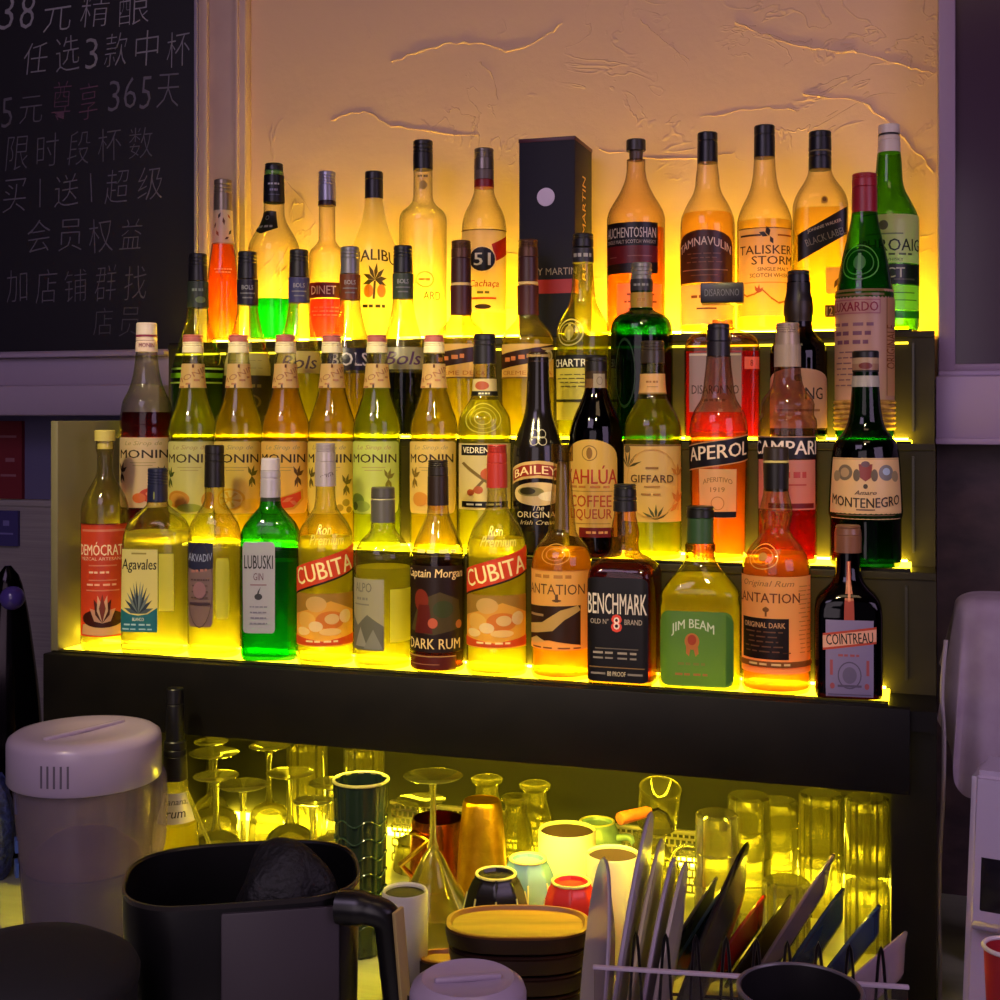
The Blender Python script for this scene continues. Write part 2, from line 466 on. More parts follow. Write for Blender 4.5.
# left of the plaster: pilaster strip, blackboard, ledge, lower steel wall
tx0, tx1 = atY(201, 0, WY - .02)[0].x, atY(246, 0, WY - .02)[0].x
mb = MB(); mb.box((tx0, WY - .022, .9), (tx1, WY + .001, 2.9), bev=.004)
mb.box((tx0, WY - .03, .9), (tx0 + .018, WY - .02, 2.9), bev=.003); mb.box((tx1 - .02, WY - .028, .9), (tx1 - .012, WY - .02, 2.9), bev=.002)
structure('trim_1', mb, noisy('painted timber trim', 'b79a8c', 'c3a594', 9, .55))
bx = atY(198, 0, WY - .03)[0].x; bz = atY(60, 351, WY - .03)[0].z
board = empty('blackboard', (bx - .62, WY, bz))
tag(board, 'black chalkboard with handwritten Chinese prices and a thin pale frame', 'blackboard')
bl = lambda o: (setattr(o, 'matrix_parent_inverse', Matrix.Translation(-Vector(board.location))), o)[1]
mb = MB(); mb.box((bx - 1.3, WY - .03, bz), (bx - .006, WY - .001, 2.62)); bl(mb.build('writing_surface', plastic('18161f', .55), board, smooth=False))
mb = MB(); mb.box((bx - .006, WY - .034, bz - .006), (bx, WY - .001, 2.63), bev=.001); mb.box((bx - 1.3, WY - .036, bz - .008), (bx - .006, WY - .001, bz), bev=.001)
bl(mb.build('board_frame', plastic('8f8296', .4), board))
def chalk(lines):
    cols = []; mbx = MB()
    for tx, x0, x1, yc, h, c, rot in lines:
        # each character set by itself, a little uneven, as a hand would
        n = len(tx); rr = random.Random(len(tx) * 31 + int(yc))
        wts = [.55 if ch.isdigit() else 1 for ch in tx]; tot = sum(wts); acc = 0
        m = plastic(c, .9)
        if m not in cols: cols.append(m)
        mbx.cm = cols.index(m)
        for ch, w in zip(tx, wts):
            px = x0 + (x1 - x0) * (acc + w / 2) / tot; acc += w
            py = yc - math.tan(math.radians(rot)) * (px - (x0 + x1) / 2) + rr.uniform(-2, 2)
            p, t = atY(px, py, WY - .0305); s = F / t
            W = (x1 - x0) / tot * w * .84 / s * 1.06; H = h / s * rr.uniform(.92, 1.08) * (1.0 if ch not in '1' else .9)
            if ch == '1': W *= .12
            vs, fs = text2d(ch, -.017 if not ch.isdigit() else -.012, rr.uniform(.05, .2)); a = math.radians(rot + rr.uniform(-3, 3))
            out = []
            for x, y in vs:
                X, Y = x * W, y * H; out.append((p.x + X * math.cos(a) - Y * math.sin(a), WY - .0304, p.z + X * math.sin(a) + Y * math.cos(a)))
            mbx.add(out, fs)
    return bl(mbx.build('chalk_lettering', cols, board, smooth=False))
chalk([('38元精酿', -4, 152, 11, 34, '8a8690', 2), ('任选3款中杯', 20, 194, 52, 33, '7c7882', 4), ('365元', -36, 46, 112, 28, '57525e', 4), ('尊享', 48, 102, 103, 38, '5a3c50', 3),
       ('365天', 106, 182, 93, 32, '605b68', 2), ('不限时段杯数', -30, 156, 149, 33, '57535f', 4), ('买1送1超级', -2, 166, 190, 32, '605b68', 4), ('会员权益', 24, 146, 235, 32, '595562', 3),
       ('加店铺群找', 2, 150, 284, 33, '57525e', 2), ('店员', 90, 142, 321, 27, '4c4853', 1)])
# ledge under the board
lx = atY(164, 400, .30)[0].x; z1 = atY(80, 357, .31)[0].z; z2 = atY(80, 385, .30)[0].z; z3 = atY(80, 416, .28)[0].z
mb = MB(); mb.box((lx - 1.3, .315, z2 - .003), (lx, WY, z1), bev=.003); mb.box((lx - 1.3, .285, z3), (lx, WY, z2), bev=.006)
mb.box((lx - 1.3, .30, z1), (lx, .345, z1 + .008), bev=.002)
structure('trim_2', mb, plastic('9a8aa0', .45))
# below the ledge: violet wall, brushed steel splash sheet
sx = XL - .012; sz = atY(30, 500, WY - .01)[0].z
mb = MB(); mb.box((sx - 1.2, WY - .006, .9), (sx, WY - .001, sz)); mb.box((sx - 1.2, WY - .009, sz - .012), (sx, WY - .001, sz), bev=.001)
mv = MB(); mv.box((sx - 1.2, WY - .004, sz + .001), (sx, WY - .001, z3 + .01)); structure('trim_6', mv, plastic('5a5478', .7))
structure('trim_3', mb, noisy('brushed steel', '9a9094', 'aaa0a0', 6, .42, .1, (1, 1, 60), .35))
def poster(px0, px1, py0, py1, c, label, cat, name, arts):
    a, b = atY(px0, py1, WY - .012)[0], atY(px1, py0, WY - .012)[0]
    r = empty(name, ((a.x + b.x) / 2, WY - .012, a.z)); tag(r, label, cat)
    m = MB(); m.box((a.x - r.location.x, -.001, 0), (b.x - r.location.x, .011, b.z - a.z)); m.build('printed_sheet', plastic(c, .6), r, smooth=False)
    m = MB()
    W, H = b.x - a.x, b.z - a.z
    for (u, v, w, h) in arts: m.box((a.x - r.location.x + (u - w / 2) * W, -.0016, (1 - v - h / 4) * H), (a.x - r.location.x + (u + w / 2) * W, -.0008, (1 - v + h / 4) * H))
    m.build('print', plastic('8a5560' if c[0] != '3' else '6a62a0', .6), r, smooth=False)
poster(-22, 22, 421, 498, '6a1420', 'dark red wall notice with faint print under the pale ledge', 'poster', 'wall_notice', [(.68, .2, .4, .06), (.74, .5, .2, .1), (.7, .7, .34, .06)])
poster(-20, 18, 511, 545, '37306a', 'small violet card on the steel splash wall below the red notice', 'card', 'wall_card', [(.7, .35, .16, .3), (.68, .65, .4, .1)])
# right: window, sill, dark masonry below
fy = WY - .07; fx0 = atY(938, 100, fy)[0].x; fz = atY(960, 372, fy)[0].z
win = MB(); win.box((fx0, fy, fz), (fx0 + .024, WY + .0, 2.9), bev=.003); win.box((fx0 + .02, fy, fz), (fx0 + 1.2, WY, fz + .012), bev=.003)
w = structure('window_1', win, plastic('8d7690', .5))
mb = MB(); mb.box((fx0 + .024, fy + .02, fz + .012), (fx0 + 1.2, fy + .03, 2.9)); o = mb.build('window_pane', plastic('3d2c3e', .18), w, smooth=False)
mb = MB(); sz0 = atY(960, 441, fy - .03)[0].z; mb.box((fx0 - .004, fy - .03, sz0), (fx0 + 1.2, WY, fz - .006), bev=.004); mb.box((fx0 + .0, fy - .015, fz - .008), (fx0 + 1.2, WY, fz + .002), bev=.003)
mb.box((fx0 - .004, fy - .036, sz0 - .005), (fx0 + 1.2, WY, sz0 + .004), bev=.002)
structure('trim_4', mb, plastic('9c87a6', .45))
mb = MB(); mb.box((XR + .004, WY - .04, .0), (XR + 1.3, WY + .0, sz0 - .004))
structure('trim_5', mb, noisy('dark stained masonry', '2c2022', '4a3636', 14, .6, .5, (1, 1, 1.6)))

# ================================================================= stepped back bar shelf
shelf = empty('back_bar_shelf', (0, .1, 0)); tag(shelf, 'black stepped back bar shelf with yellow lit treads holding rows of bottles', 'shelf')
shelf_inv = Matrix.Translation((0, -.1, 0))
def sp(o): o.matrix_parent_inverse = shelf_inv; return o
DK = noisy('black laminate', '0c0a09', '110e0c', 20, .5, spec=.2)
RISER = noisy('dark step laminate', '2a2616', '312c1a', 20, .5, spec=.2)
Yf = [-.047, .053, .153, .253]
zb = CAMZ - .4455                       # lower edge of the fascia
mb = MB(); mb.box((XL, Yf[0] - .012, zb), (XR - .03, Yf[0] + .006, TIER[0] - .002), bev=.0015); sp(mb.build('fascia', DK, shelf))
mb = MB(); mb.box((XL, Yf[0], TIER[0] - .03), (XR, WY - .004, TIER[0] - .006)); sp(mb.build('shelf_board', DK, shelf, smooth=False))
for i in (1, 2, 3):
    lo = TIER[i - 1] - .006
    mb = MB(); mb.box((XL + .014, Yf[i], lo), (XR, (Yf[i + 1] if i < 3 else WY - .004) , TIER[i] - .006)); mb.box((XL + .014, Yf[i] - .003, TIER[i] - .012), (XR, Yf[i] + .004, TIER[i] - .003), bev=.001)
    sp(mb.build('step', RISER, shelf, smooth=False))
TREAD = [emit(c, v, f'lit yellow acrylic {i}') for i, (c, v) in enumerate((('fad820', 5), ('fad820', 11), ('fad820', 11), ('ffdc1a', 6)))]
for i in range(4):
    y1 = Yf[i + 1] - .004 if i < 3 else WY - .006
    x0 = XL + .014 if i else XL + .004
    mb = MB(); mb.cm = 1; mb.box((x0, Yf[i] + .002, TIER[i] - .006), (XR - (.055 if i == 0 else .03), Yf[i] + .0195, TIER[i])); mb.cm = 0; mb.box((x0, Yf[i] + .02, TIER[i] - .006), (XR - (.055 if i == 0 else .03), y1, TIER[i]), bev=.001); o = sp(mb.build('lit_tread', [TREAD[i], DK], shelf)); o['label'] = 'glowing yellow acrylic tread'
LED = [emit('ffdb24' if i < 3 else 'ffd81a', v, f'yellow LED strip {i}') for i, v in enumerate((60, 60, 60, 190))]
for i in range(4):
    y1 = Yf[i + 1] - .0045 if i < 3 else WY - .051
    x0 = XL + .03 if i < 3 else atY(212, 300, .34)[0].x
    mb = MB(); mb.box((x0, y1 - .004, TIER[i] + .0002), (XR - (.06 if i == 0 else .035), y1, TIER[i] + (.0028 if i < 3 else .009))); o = sp(mb.build('led_strip', LED[i], shelf, smooth=False)); o['label'] = 'yellow glowing strip light'
for i in (3,):                    # light line under the front edge of each upper step
    mb = MB(); mb.box((XL + .03, Yf[i] - .0045, TIER[i] - .021), (XR - .035, Yf[i] - .0005, TIER[i] - .018)); o = sp(mb.build('led_strip', emit('ffe22a', 2.5, 'step edge LED'), shelf, smooth=False)); o['label'] = 'yellow glowing strip light'
# left end panel, right end post, back of the lower bay
EP = noisy('pale laminate panel', '6a644a', '746d52', 4, .4)
mb = MB(); mb.box((XL, Yf[0] + .006, TIER[0] - .006), (XL + .012, WY - .002, atY(55, 421, Yf[0])[0].z), bev=.001); o = sp(mb.build('end_panel', EP, shelf)); o['label'] = 'pale laminate end panel'
px0 = atY(891, 800, Yf[0])[0].x
mb = MB(); mb.box((px0, Yf[0] + .02, CTR), (XR, WY - .004, TIER[0] - .03)); sp(mb.build('end_post', DK, shelf, smooth=False))
mb = MB(); mb.box((XL, WY - .03, CTR), (px0, WY - .004, TIER[0] - .03)); sp(mb.build('lower_back_panel', noisy('dark olive panel', '100f09', '14130c', 6, .6), shelf, smooth=False))
mb = MB(); mb.box((XL, Yf[0] + .02, CTR), (XL + .016, WY - .03, TIER[0] - .03)); sp(mb.build('lower_end_panel', DK, shelf, smooth=False))
mb = MB(); mb.box((XL + .05, -.036, zb + .004), (px0 - .02, -.026, zb + .010)); o = sp(mb.build('led_strip', emit('ffe22a', 95, 'under shelf LED'), shelf, smooth=False)); o['label'] = 'yellow glowing strip light'
mb = MB(); mb.box((XL + .06, WY - .042, CTR + .001), (px0 - .01, WY - .034, CTR + .012)); o = sp(mb.build('led_strip', emit('ffe22a', 28, 'counter LED'), shelf, smooth=False)); o['label'] = 'yellow glowing strip light'
for yy, i in ((.045, 0), (.145, 1), (.245, 2)):   # narrow batten on each riser end
    xb = atY(912 if i != 0 else 905, 500, yy)[0].x
    mb = MB(); mb.box((xb, yy, TIER[i] + .012), (xb + .003, yy + .012, TIER[i + 1] - .02)); sp(mb.build('batten', plastic('2c2818', .3), shelf, smooth=False))
# counter
mb = MB(); mb.box((-3.0, -.95, CTR - .04), (3.0, WY - .002, CTR), bev=.004)
ct = mb.build('bar_counter', noisy('counter steel', '9a9e84', 'a8ac92', 5, .4, .05, (1, 8, 1), 0)); tag(ct, 'long grey green bar counter carrying glasses, mugs and plates', 'counter')
mb = MB(); mb.box((-3.0, -.90, 0), (3.0, WY - .01, CTR - .04)); cb = mb.build('counter_body', DK, ct, smooth=False)

# ================================================================= light
def area(name, loc, target, size, power, color, sy=None):
    l = bpy.data.lights.new(name, 'AREA'); l.energy = power; l.color = color; l.size = size
    if sy: l.shape = 'RECTANGLE'; l.size_y = sy
    o = bpy.data.objects.new(name, l); COL.objects.link(o); o.location = loc
    d = Vector(target) - Vector(loc); o.rotation_euler = d.to_track_quat('-Z', 'Y').to_euler(); return o
area('bar_ceiling_light', (-.35, -1.7, 2.75), (0, .1, 1.25), .9, 8, (.84, .64, 1.0))
area('front_fill_light', (.1, -2.3, 1.75), (0, .1, 1.3), 1.2, 4.5, (1.0, .8, .9))  # added fill behind the camera that brightens the labels
area('warm_ceiling_light', (.55, -.7, 2.85), (.25, .4, 1.9), 0.5, 2, (1.0, .66, .36))
area('window_glow', (1.6, -.9, 1.9), (.5, .1, 1.2), 0.8, 4, (.85, .6, 1.0))
def spot(name, loc, target, deg, power, color, r=.08):
    l = bpy.data.lights.new(name, 'SPOT'); l.energy = power; l.color = color; l.spot_size = math.radians(deg); l.spot_blend = .5; l.shadow_soft_size = r
    o = bpy.data.objects.new(name, l); COL.objects.link(o); o.location = loc
    o.rotation_euler = (Vector(target) - Vector(loc)).to_track_quat('-Z', 'Y').to_euler(); return o
# warm fill spots, added overhead to brighten the bottle fronts
spot('bottle_fill_spot', (-.55, -1.25, 2.7), (-.28, .12, 1.38), 32, 84, (1.0, .82, .36)); spot('bottle_fill_spot', (.45, -1.25, 2.7), (.10, .12, 1.38), 28, 74, (1.0, .80, .36))
wd = bpy.data.worlds.new('world'); SC.world = wd; wd.use_nodes = True
wd.node_tree.nodes['Background'].inputs[0].default_value = (.03, .022, .036, 1); wd.node_tree.nodes['Background'].inputs[1].default_value = 1
SC.view_settings.view_transform = 'Standard'; SC.view_settings.look = 'None'; SC.view_settings.gamma = 1; SC.view_settings.exposure = .6
SC.view_settings.use_curve_mapping = False
cy = SC.cycles; cy.max_bounces = 14; cy.transparent_max_bounces = 40; cy.transmission_bounces = 14; cy.diffuse_bounces = 3; cy.glossy_bounces = 4
cy.use_denoising = True; cy.caustics_reflective = False; cy.caustics_refractive = True; cy.sample_clamp_indirect = 4; cy.blur_glossy = .5
# ================================================================= bottles
X = lambda x: ('px', x)
CRM, GOLD = 'e8dcb8', 'c9a24a'
def fruit_round(u, v, w, c, c2):
    return [EL(u, v, w, w * .62, c), EL(u, v, w * .82, w * .5, c2), EL(u, v, w * .2, w * .12, c)] + [P([(u, v), (u + w * .36 * math.cos(a) , v + w * .22 * math.sin(a)), (u + w * .36 * math.cos(a + .35), v + w * .22 * math.sin(a + .35))], c) for a in (0, 1.05, 2.1, 3.14, 4.2, 5.2)]
# ---------------------------------------------------------------- top tier
G4 = 'bottles on the top tier'
b = Bottle('liqueur_bottle', 4, 223, [(205, 17), (212, 18), (230, 19.5), (244, 22), (262, 27), (285, 31), (325, 32)], 'slim bottle of orange liqueur with a leaf patterned neck, left end of top tier', group=G4, glass='fdf3e0', fill=245, liq='ff8a1c', refr=.25, scat=.5)
b.cap(180, 211, 17.5, 18.5, '8a7c6c', rough=.3, metal=.6, ribs=3)
b.wrap(211, 244, 'f0dcb8', 'neck_sleeve', .3)
b.label(-75, 75, 212, 244, None, [LEAF(.3, .25, .22, 60, .05, '5a3a2a'), LEAF(.55, .45, .25, 100, .05, '7a4a2a'), LEAF(.7, .75, .22, 50, .05, '4a4a2a'), LEAF(.35, .8, .22, 120, .05, 'c86a3a'), LEAF(.8, .25, .2, 130, .04, 'c86a3a'), LEAF(.15, .55, .2, 70, .04, '8a5a3a'), LEAF(.55, .9, .18, 30, .04, '5a3a2a')], name='leaf_print', off=.001)
b.label(-50, 50, 268, 276, None, FP(.5, .3, .8, 2, 'ffd27a', .4, .2))
b = Bottle('absinthe_bottle', 4, 274, [(172, 19), (204, 20.5), (213, 20.5), (222, 25), (232, 36), (240, 45), (247, 50), (255, 51), (300, 50)], 'clear bottle one third full of vivid green spirit with a black shoulder label', group=G4, glass='f6f3e2', fill=300, liq='10b838', refr=.3, scat=.4)
b.cap(164, 171, 18, 18.5, '15151c', ribs=1); b.cap(171, 175, 17.5, 17.5, '6fae5c', name='cap_ring', ribs=0)
b.wrap(176, 203, '15161f'); b.label(-60, 60, 178, 202, None, [T('ABSINTH', .5, .3, .6, .12, 'c8c8d0'), T('60%', .5, .55, .4, .14, '9a9ac0'), R(.5, .75, .5, .04, '6a6a80')], off=.0009, name='neck_print')
b.label(X(253.5), X(277), 212, 236, '16161c', [T('ABSENTE', .5, .68, .8, .16, '9a9890', arc=-.1), RING(.55, .3, .2, .2, '9a9890', .3)], shape=lambda u: (.0 + .1 * abs(u - .6), 1 - .25 * abs(2 * u - 1)), name='shoulder_label', text='black shoulder label')
b = Bottle('liqueur_bottle', 4, 327, [(202, 16), (240, 17), (246, 24), (250, 32), (256, 36), (300, 36)], 'slender bottle of pink spirit with a dark red label and silver cap', group=G4, glass='f6f0e0', fill=300, liq='ff4a70', refr=.25, scat=.5)
b.cap(172, 201, 17, 17.5, '9896a6', metal=.6, rough=.3, ribs=4); b.cap(201, 206, 18, 18, '2a1018', name='cap_ring', ribs=0)
b.label(-85, 85, 284, 299, '5c0f14', [T('DINET', .42, .5, .5, .55, 'f0e0d8')], shape=sh_rect)
b.label(-70, 70, 303, 322, None, FP(.5, .3, .8, 3, 'ffb0b8', .2, .06))
b = Bottle('coconut_rum_bottle', 4, 374, [(196, 17), (205, 19), (220, 24), (232, 32), (243, 40), (252, 45), (262, 47), (320, 47)], 'milky white bottle with a palm tree print and black cap, glowing yellow', group=G4, opaque=paper('f8eec0', .95))
b.cap(172, 199, 18, 18.5, BLK, ribs=1)
b.label(-62, 62, 250, 272, None, [T('MALIBU', .5, .45, .95, .5, '3a3418', arc=.25, wt=.02)], name='print')
b.label(-42, 46, 262, 312, None, [P([(.47, .42), (.53, .42), (.5, .78), (.44, .78)], '5a4a1c')] + [LEAF(.5, .4, .34, a, .05, '4c4420') for a in (5, 40, 80, 120, 160, 195, -20)] + [EL(.33, .62, .26, .26, 'e89a3a'), EL(.68, .62, .24, .26, 'e89a3a'), T('ORIGINAL.', .5, .92, .7, .1, '4a4420')], name='print')
b = Bottle('spirit_bottle', 4, 423, [(168, 19), (196, 19.5), (202, 22), (207, 30), (211, 40), (216, 46), (222, 47.5), (320, 47.5)], 'tall clear bottle with a long black capped neck and square shoulders', group=G4, glass='fbf8e8', edge=.45)
b.cap(141, 170, 19.5, 20, '151315', ribs=3)
b.label(-70, 70, 172, 194, None, [T('PERE', .5, .25, .5, .16, '6a5a30'), EL(.5, .65, .35, .4, 'b8a050')], name='neck_print')
b.label(-50, 60, 272, 304, None, [RING(.5, .3, .4, .5, 'b8903a', .15), T('HERBES', .5, .3, .3, .12, 'a8803a'), T('ARD', .66, .8, .4, .26, '3a2e14', wt=.012)], name='print')
b = Bottle('cachaca_bottle', 4, 484, [(186, 19.5), (191, 20), (203, 28), (213, 38), (222, 43), (230, 44.5), (320, 44.5)], 'clear bottle with a cream label bearing 51 in a black disc', group=G4, glass='fbf7e4', edge=.5, fill=232, liq='fff2b8', refr=.25, scat=.25)
b.cap(149, 170, 19.5, 20, '7a7068', metal=.7, ribs=4, rough=.3); b.cap(170, 180, 20, 20, '6a5a52', name='cap_band', ribs=0); b.cap(180, 188, 20, 20.3, '8e1c1c', name='cap_seal', ribs=0)
b.label(-80, 80, 232, 314, 'f3dfa4', [P([(.62, .18), (1, .05), (1, .28), (.7, .38)], 'c8341c'), EL(.47, .36, .46, .32, 'f6ecd0'), EL(.47, .36, .42, .29, '1a1420'), T('51', .47, .36, .26, .15, 'f6ecd8', wt=.02), T('Cachaça', .5, .66, .5, .1, 'c8401c', sh=.2), T('Brasil', .5, .76, .24, .05, '7a7a30'), R(.5, .83, .4, .025, 'd05a20'), EL(.48, .93, .26, .06, '4a3820'), R(.5, .005, 1, .012, '6a5018')], tr=.5, text='cream label with 51 in a black disc')
# gift box
p, t = atY(549, HOR, .275); s = F / t
zt = atY(549, 137, .26)[0].z
gb = empty('gift_box', (p.x, .262, TIER[3])); tag(gb, 'tall navy blue cognac gift box with a silver medallion and red band', 'box')
W = 58 / s; H = zt - TIER[3]
mb = MB(); mb.box((-W / 2, 0, 0), (W / 2, .108, H - .004), bev=.002); mb.build('carton', plastic('0f0d1e', .7), gb)
mb = MB(); mb.box((-W / 2 - .0006, -.0006, H - .006), (W / 2 + .0006, .1086, H), bev=.001); mb.build('lid_edge', plastic('4a1420', .4), gb)
mb = MB(); mb.lathe([(.0, 0), (.014, 0), (.014, .0012), (.0, .0012)], 24, M=Matrix.Translation((-.001, -.0004, H * .70)) @ Matrix.Rotation(math.pi / 2, 4, 'X'), close=False); mb.build('medallion', plastic('a89aa0', .35, .5), gb)
mb = MB(); mb.box((-W / 2 - .0003, -.0005, H * .215), (W / 2 + .0003, .02, H * .285)); mb.build('red_band', plastic('b02a24', .4), gb, smooth=False)
mb = MB()
def gtext(tx, x, z, w, h, side=False):
    vs, fs = text2d(tx, .006, 0)
    mb.add([((x + a * w, -.0008, z + c * h) if not side else (W / 2 + .0004, x - c * h, z + a * w)) for a, c in vs], fs)
gtext('REMY MARTIN', .004, H * .325, W * .97, .0105)
mb.build('lettering', plastic('b8a890', .5), gb, smooth=False)
mb = MB()
vs, fs = text2d('REMY MARTIN', .012, 0); mb.add([(W / 2 + .0006, .054 - c * .020, H * .56 + a * .16) for a, c in vs], fs); mb.build('side_lettering', plastic('e8c070', .5), gb, smooth=False)
# whiskies
b = Bottle('whisky_bottle', 4, 636, [(160, 18.5), (168, 18.5), (178, 21), (187, 27), (196, 36), (205, 47), (213, 55), (220, 58), (320, 58)], 'amber whisky with a black and red band label and dark stopper, beside the gift box', group=G4, glass='f8ead0', fill=229, liq='f8a040', refr=.45, scat=.35)
b.cap(140, 151, 19.5, 19.5, '352e26', name='stopper', ribs=0); b.cap(151, 161, 14, 13, '5a4632', name='cork', ribs=0)
b.label(-74, X(657), 226, 276, '1a1015', [T('AUCHENTOSHAN', .5, .2, .92, .2, 'e8d8c8', wt=.01), T('SINGLE MALT SCOTCH WHISKY', .5, .38, .92, .07, 'c8b8a8'), P([(0, .46), (1, .46), (1, .78), (0, .82)], '8c2228'), R(.2, .68, .16, .02, 'c86a60'), R(.68, .66, .4, .02, 'c86a60'), P([(0, .9), (1, .86), (1, .96), (0, 1)], '2a1c14')], text='black and red label')
b.label(-40, 60, 286, 322, 'f0b870', FP(.5, .3, .7, 3, '8a5a2a', .2, .05), tr=.5)
b = Bottle('whisky_bottle', 4, 707.5, [(160, 20), (166, 20.5), (176, 23), (186, 24.5), (194, 29), (202, 38), (211, 47), (219, 52.5), (228, 54), (320, 54)], 'pale whisky bottle with an arched dark brown label, second from the gift box', group=G4, glass='fbf4e0', fill=214, liq='ffd890', refr=.45, scat=.3)
b.cap(133, 163, 20, 20.5, '131216', ribs=1)
b.label(-78, X(731.5), 233, 285, '3a2014', [T('TAMNAVULIN', .5, .3, .9, .16, 'efdcc0', arc=.18, wt=.012)] + FP(.5, .45, .6, 3, '8a6a50', .08, .018) + [R(.5, .76, .75, .02, 'b89a78'), R(.5, .86, .4, .015, '8a6a50')], shape=sh_arch(.3), text='arched dark brown label')
b.label(-72, 68, 287, 326, 'f4dca0', [T('SPEYSIDE', .5, .3, .5, .12, '8a5a30'), R(.5, .6, .3, .04, '5a4030')], tr=.5)
b = Bottle('whisky_bottle', 4, 764.5, [(156, 20.5), (162, 21), (175, 23), (186, 27), (196, 34), (206, 44), (215, 51), (222, 54), (320, 54)], 'pale whisky bottle with a cream label, black capital lettering and flying bird emblem', group=G4, glass='fcf6e2', fill=222, liq='ffe29a', refr=.3, scat=.3)
b.cap(126, 158, 20.5, 21, '131318', ribs=1)
b.label(-66, 74, 231, 318, 'f3dd9c', [R(.5, .004, 1, .012, '5a4a28'), R(.24, .085, .36, .022, '3a3020'), R(.82, .085, .3, .018, '9a5a28'), LEAF(.54, .1, .12, 110, .04, '2a2418'), LEAF(.52, .1, .14, 160, .03, '2a2418'), LEAF(.55, .1, .1, -60, .03, '2a2418'), T('TALISKER', .5, .25, .9, .1, '4a3a20'), T('STORM', .62, .37, .68, .095, '4a3a20', wt=.012), T('SINGLE MALT', .62, .47, .5, .04, '4a3a20'), T('SCOTCH WHISKY', .58, .54, .66, .045, '4a3a20'), R(.5, .62, .7, .012, 'c8a860')] + [P([(.08 + .12 * i, .74 + y), (.2 + .12 * i, .74 + y2), (.2 + .12 * i, .76 + y2), (.08 + .12 * i, .765 + y)], 'b07a34') for i, (y, y2) in enumerate([(-.03, .02), (.02, .0), (0, -.05), (-.05, .04), (.04, .1), (.1, .08), (.08, .12)])] + [LEAF(.38, .74, .1, a, .02, 'c86a2a') for a in (40, 80, 120)], tr=.55, text='cream label with black capitals')
b = Bottle('whisky_bottle', 4, 820, [(168, 22), (174, 24), (182, 31), (190, 41), (198, 48), (206, 51), (320, 51)], 'square pale whisky bottle with a slanted black label', group=G4, glass='fcf6e2', n=5, dr=.95, sq=(172, 212), rot=14, fill=210, liq='ffe08c', refr=.25, scat=.3)
b.cap(132, 151, 22, 22.5, '15141a', ribs=1); b.cap(152, 170, 22.5, 22.5, '15141a', name='neck_foil', ribs=1); b.cap(151, 152.5, 21.5, 21.5, '9a8a60', name='foil_ring', ribs=0)
b.label(-.97, .88, 210, 264, '15130f', [T('JOHNNIE WALKER', .52, .36, .74, .075, 'd8c8a0', rot=19, sh=.2), T('BLACK LABEL', .55, .55, .86, .13, '8a8068', rot=19), R(.5, .02, 0, 0, '000000')], shape=sh_para(.5, .5), text='slanted black label')
b.label(.05, .92, 270, 296, 'd8c070', [LEAF(.35, .8, .5, 60, .1, '5a4a20'), LEAF(.5, .6, .4, 30, .08, '5a4a20')], tr=.5)
b.label(.02, .6, 307, 319, '3a3018', [T('12', .3, .5, .4, .7, 'e8d890')], name='age_label')
b.label(-.2, .2, 199, 208, None, [EL(.5, .5, .7, .9, 'b89a50'), EL(.5, .45, .4, .5, '7a6230')], name='crest')
b = Bottle('whisky_bottle', 4, 889, [(152, 22), (160, 24), (173, 25.5), (183, 27), (192, 32), (200, 40), (208, 48), (215, 54), (222, 57.5), (320, 58)], 'green glass whisky bottle with white cap and cream label, right end of top tier', group=G4, glass='78c030', edge=.4)
b.cap(125, 134, 20.5, 21, 'd8cabc', ribs=0); b.cap(134, 136, 21, 21, '3a3030', name='cap_line', ribs=0); b.cap(136, 153, 21, 22.5, 'd2c2b2', name='cap_skirt', ribs=1)
b.label(-75, 78, 218, 266, 'd8c88c', [EL(.42, .22, .12, .2, '6a6248'), R(.42, .4, .5, .03, '8a8268'), T('LAPHROAIG', .42, .63, 1.1, .25, '2a2418', wt=.012), T('ISLAY SINGLE MALT', .6, .82, .5, .07, '5a5238'), T('WHISKY', .55, .93, .24, .06, '5a5238')], tr=.25, text='cream label')
b.label(-75, 78, 267, 287, '191a14', [T('SELECT', .38, .42, .62, .5, 'd8d8b0', wt=.015), R(.7, .75, .3, .08, '6a6a50')], text='black band')
b.label(-75, 78, 288, 312, 'b8b848', [R(.5, .3, .7, .05, '6a6a28'), R(.5, .6, .8, .05, '6a6a28')]); b.label(-75, 78, 313, 320, '2c5a14', [])

# ---------------------------------------------------------------- third tier
G3 = 'bottles on the third tier'
def bols(xc, top, capc, slv, label, liq, fill, lab, capm=0, wid=52):
    o = top - 250
    b = Bottle('liqueur_bottle', 3, xc, [(300 + o, 20), (308 + o, 21), (320 + o, 25), (332 + o, 31), (344 + o, 38), (355 + o, 44), (365 + o, 48.5), (376 + o, wid - 1), (390 + o, wid), (430, wid)], label, group=G3, glass='f2f0da', edge=.5, fill=fill, liq=liq, refr=.45, scat=.22)
    b.cap(top, top + 27, 18.5, 19.5, capc, ribs=3, metal=capm); b.wrap(top + 28, top + 53, slv, 'neck_sleeve')
    b.label(-70, 70, top + 30, top + 52, None, [T('BOLS', .5, .28, .45, .2, 'a8a8b0'), R(.5, .55, .6, .06, '8a8a92'), R(.5, .75, .4, .06, '8a8a92')], name='neck_print', off=.001)
    y0 = 352 + o
    b.label(-66, 66, y0, y0 + 22, lab[0], [T(lab[1], .5, .5, .7, .6, lab[2], sh=lab[3], wt=.015)], name='label', tr=.3)
    return b
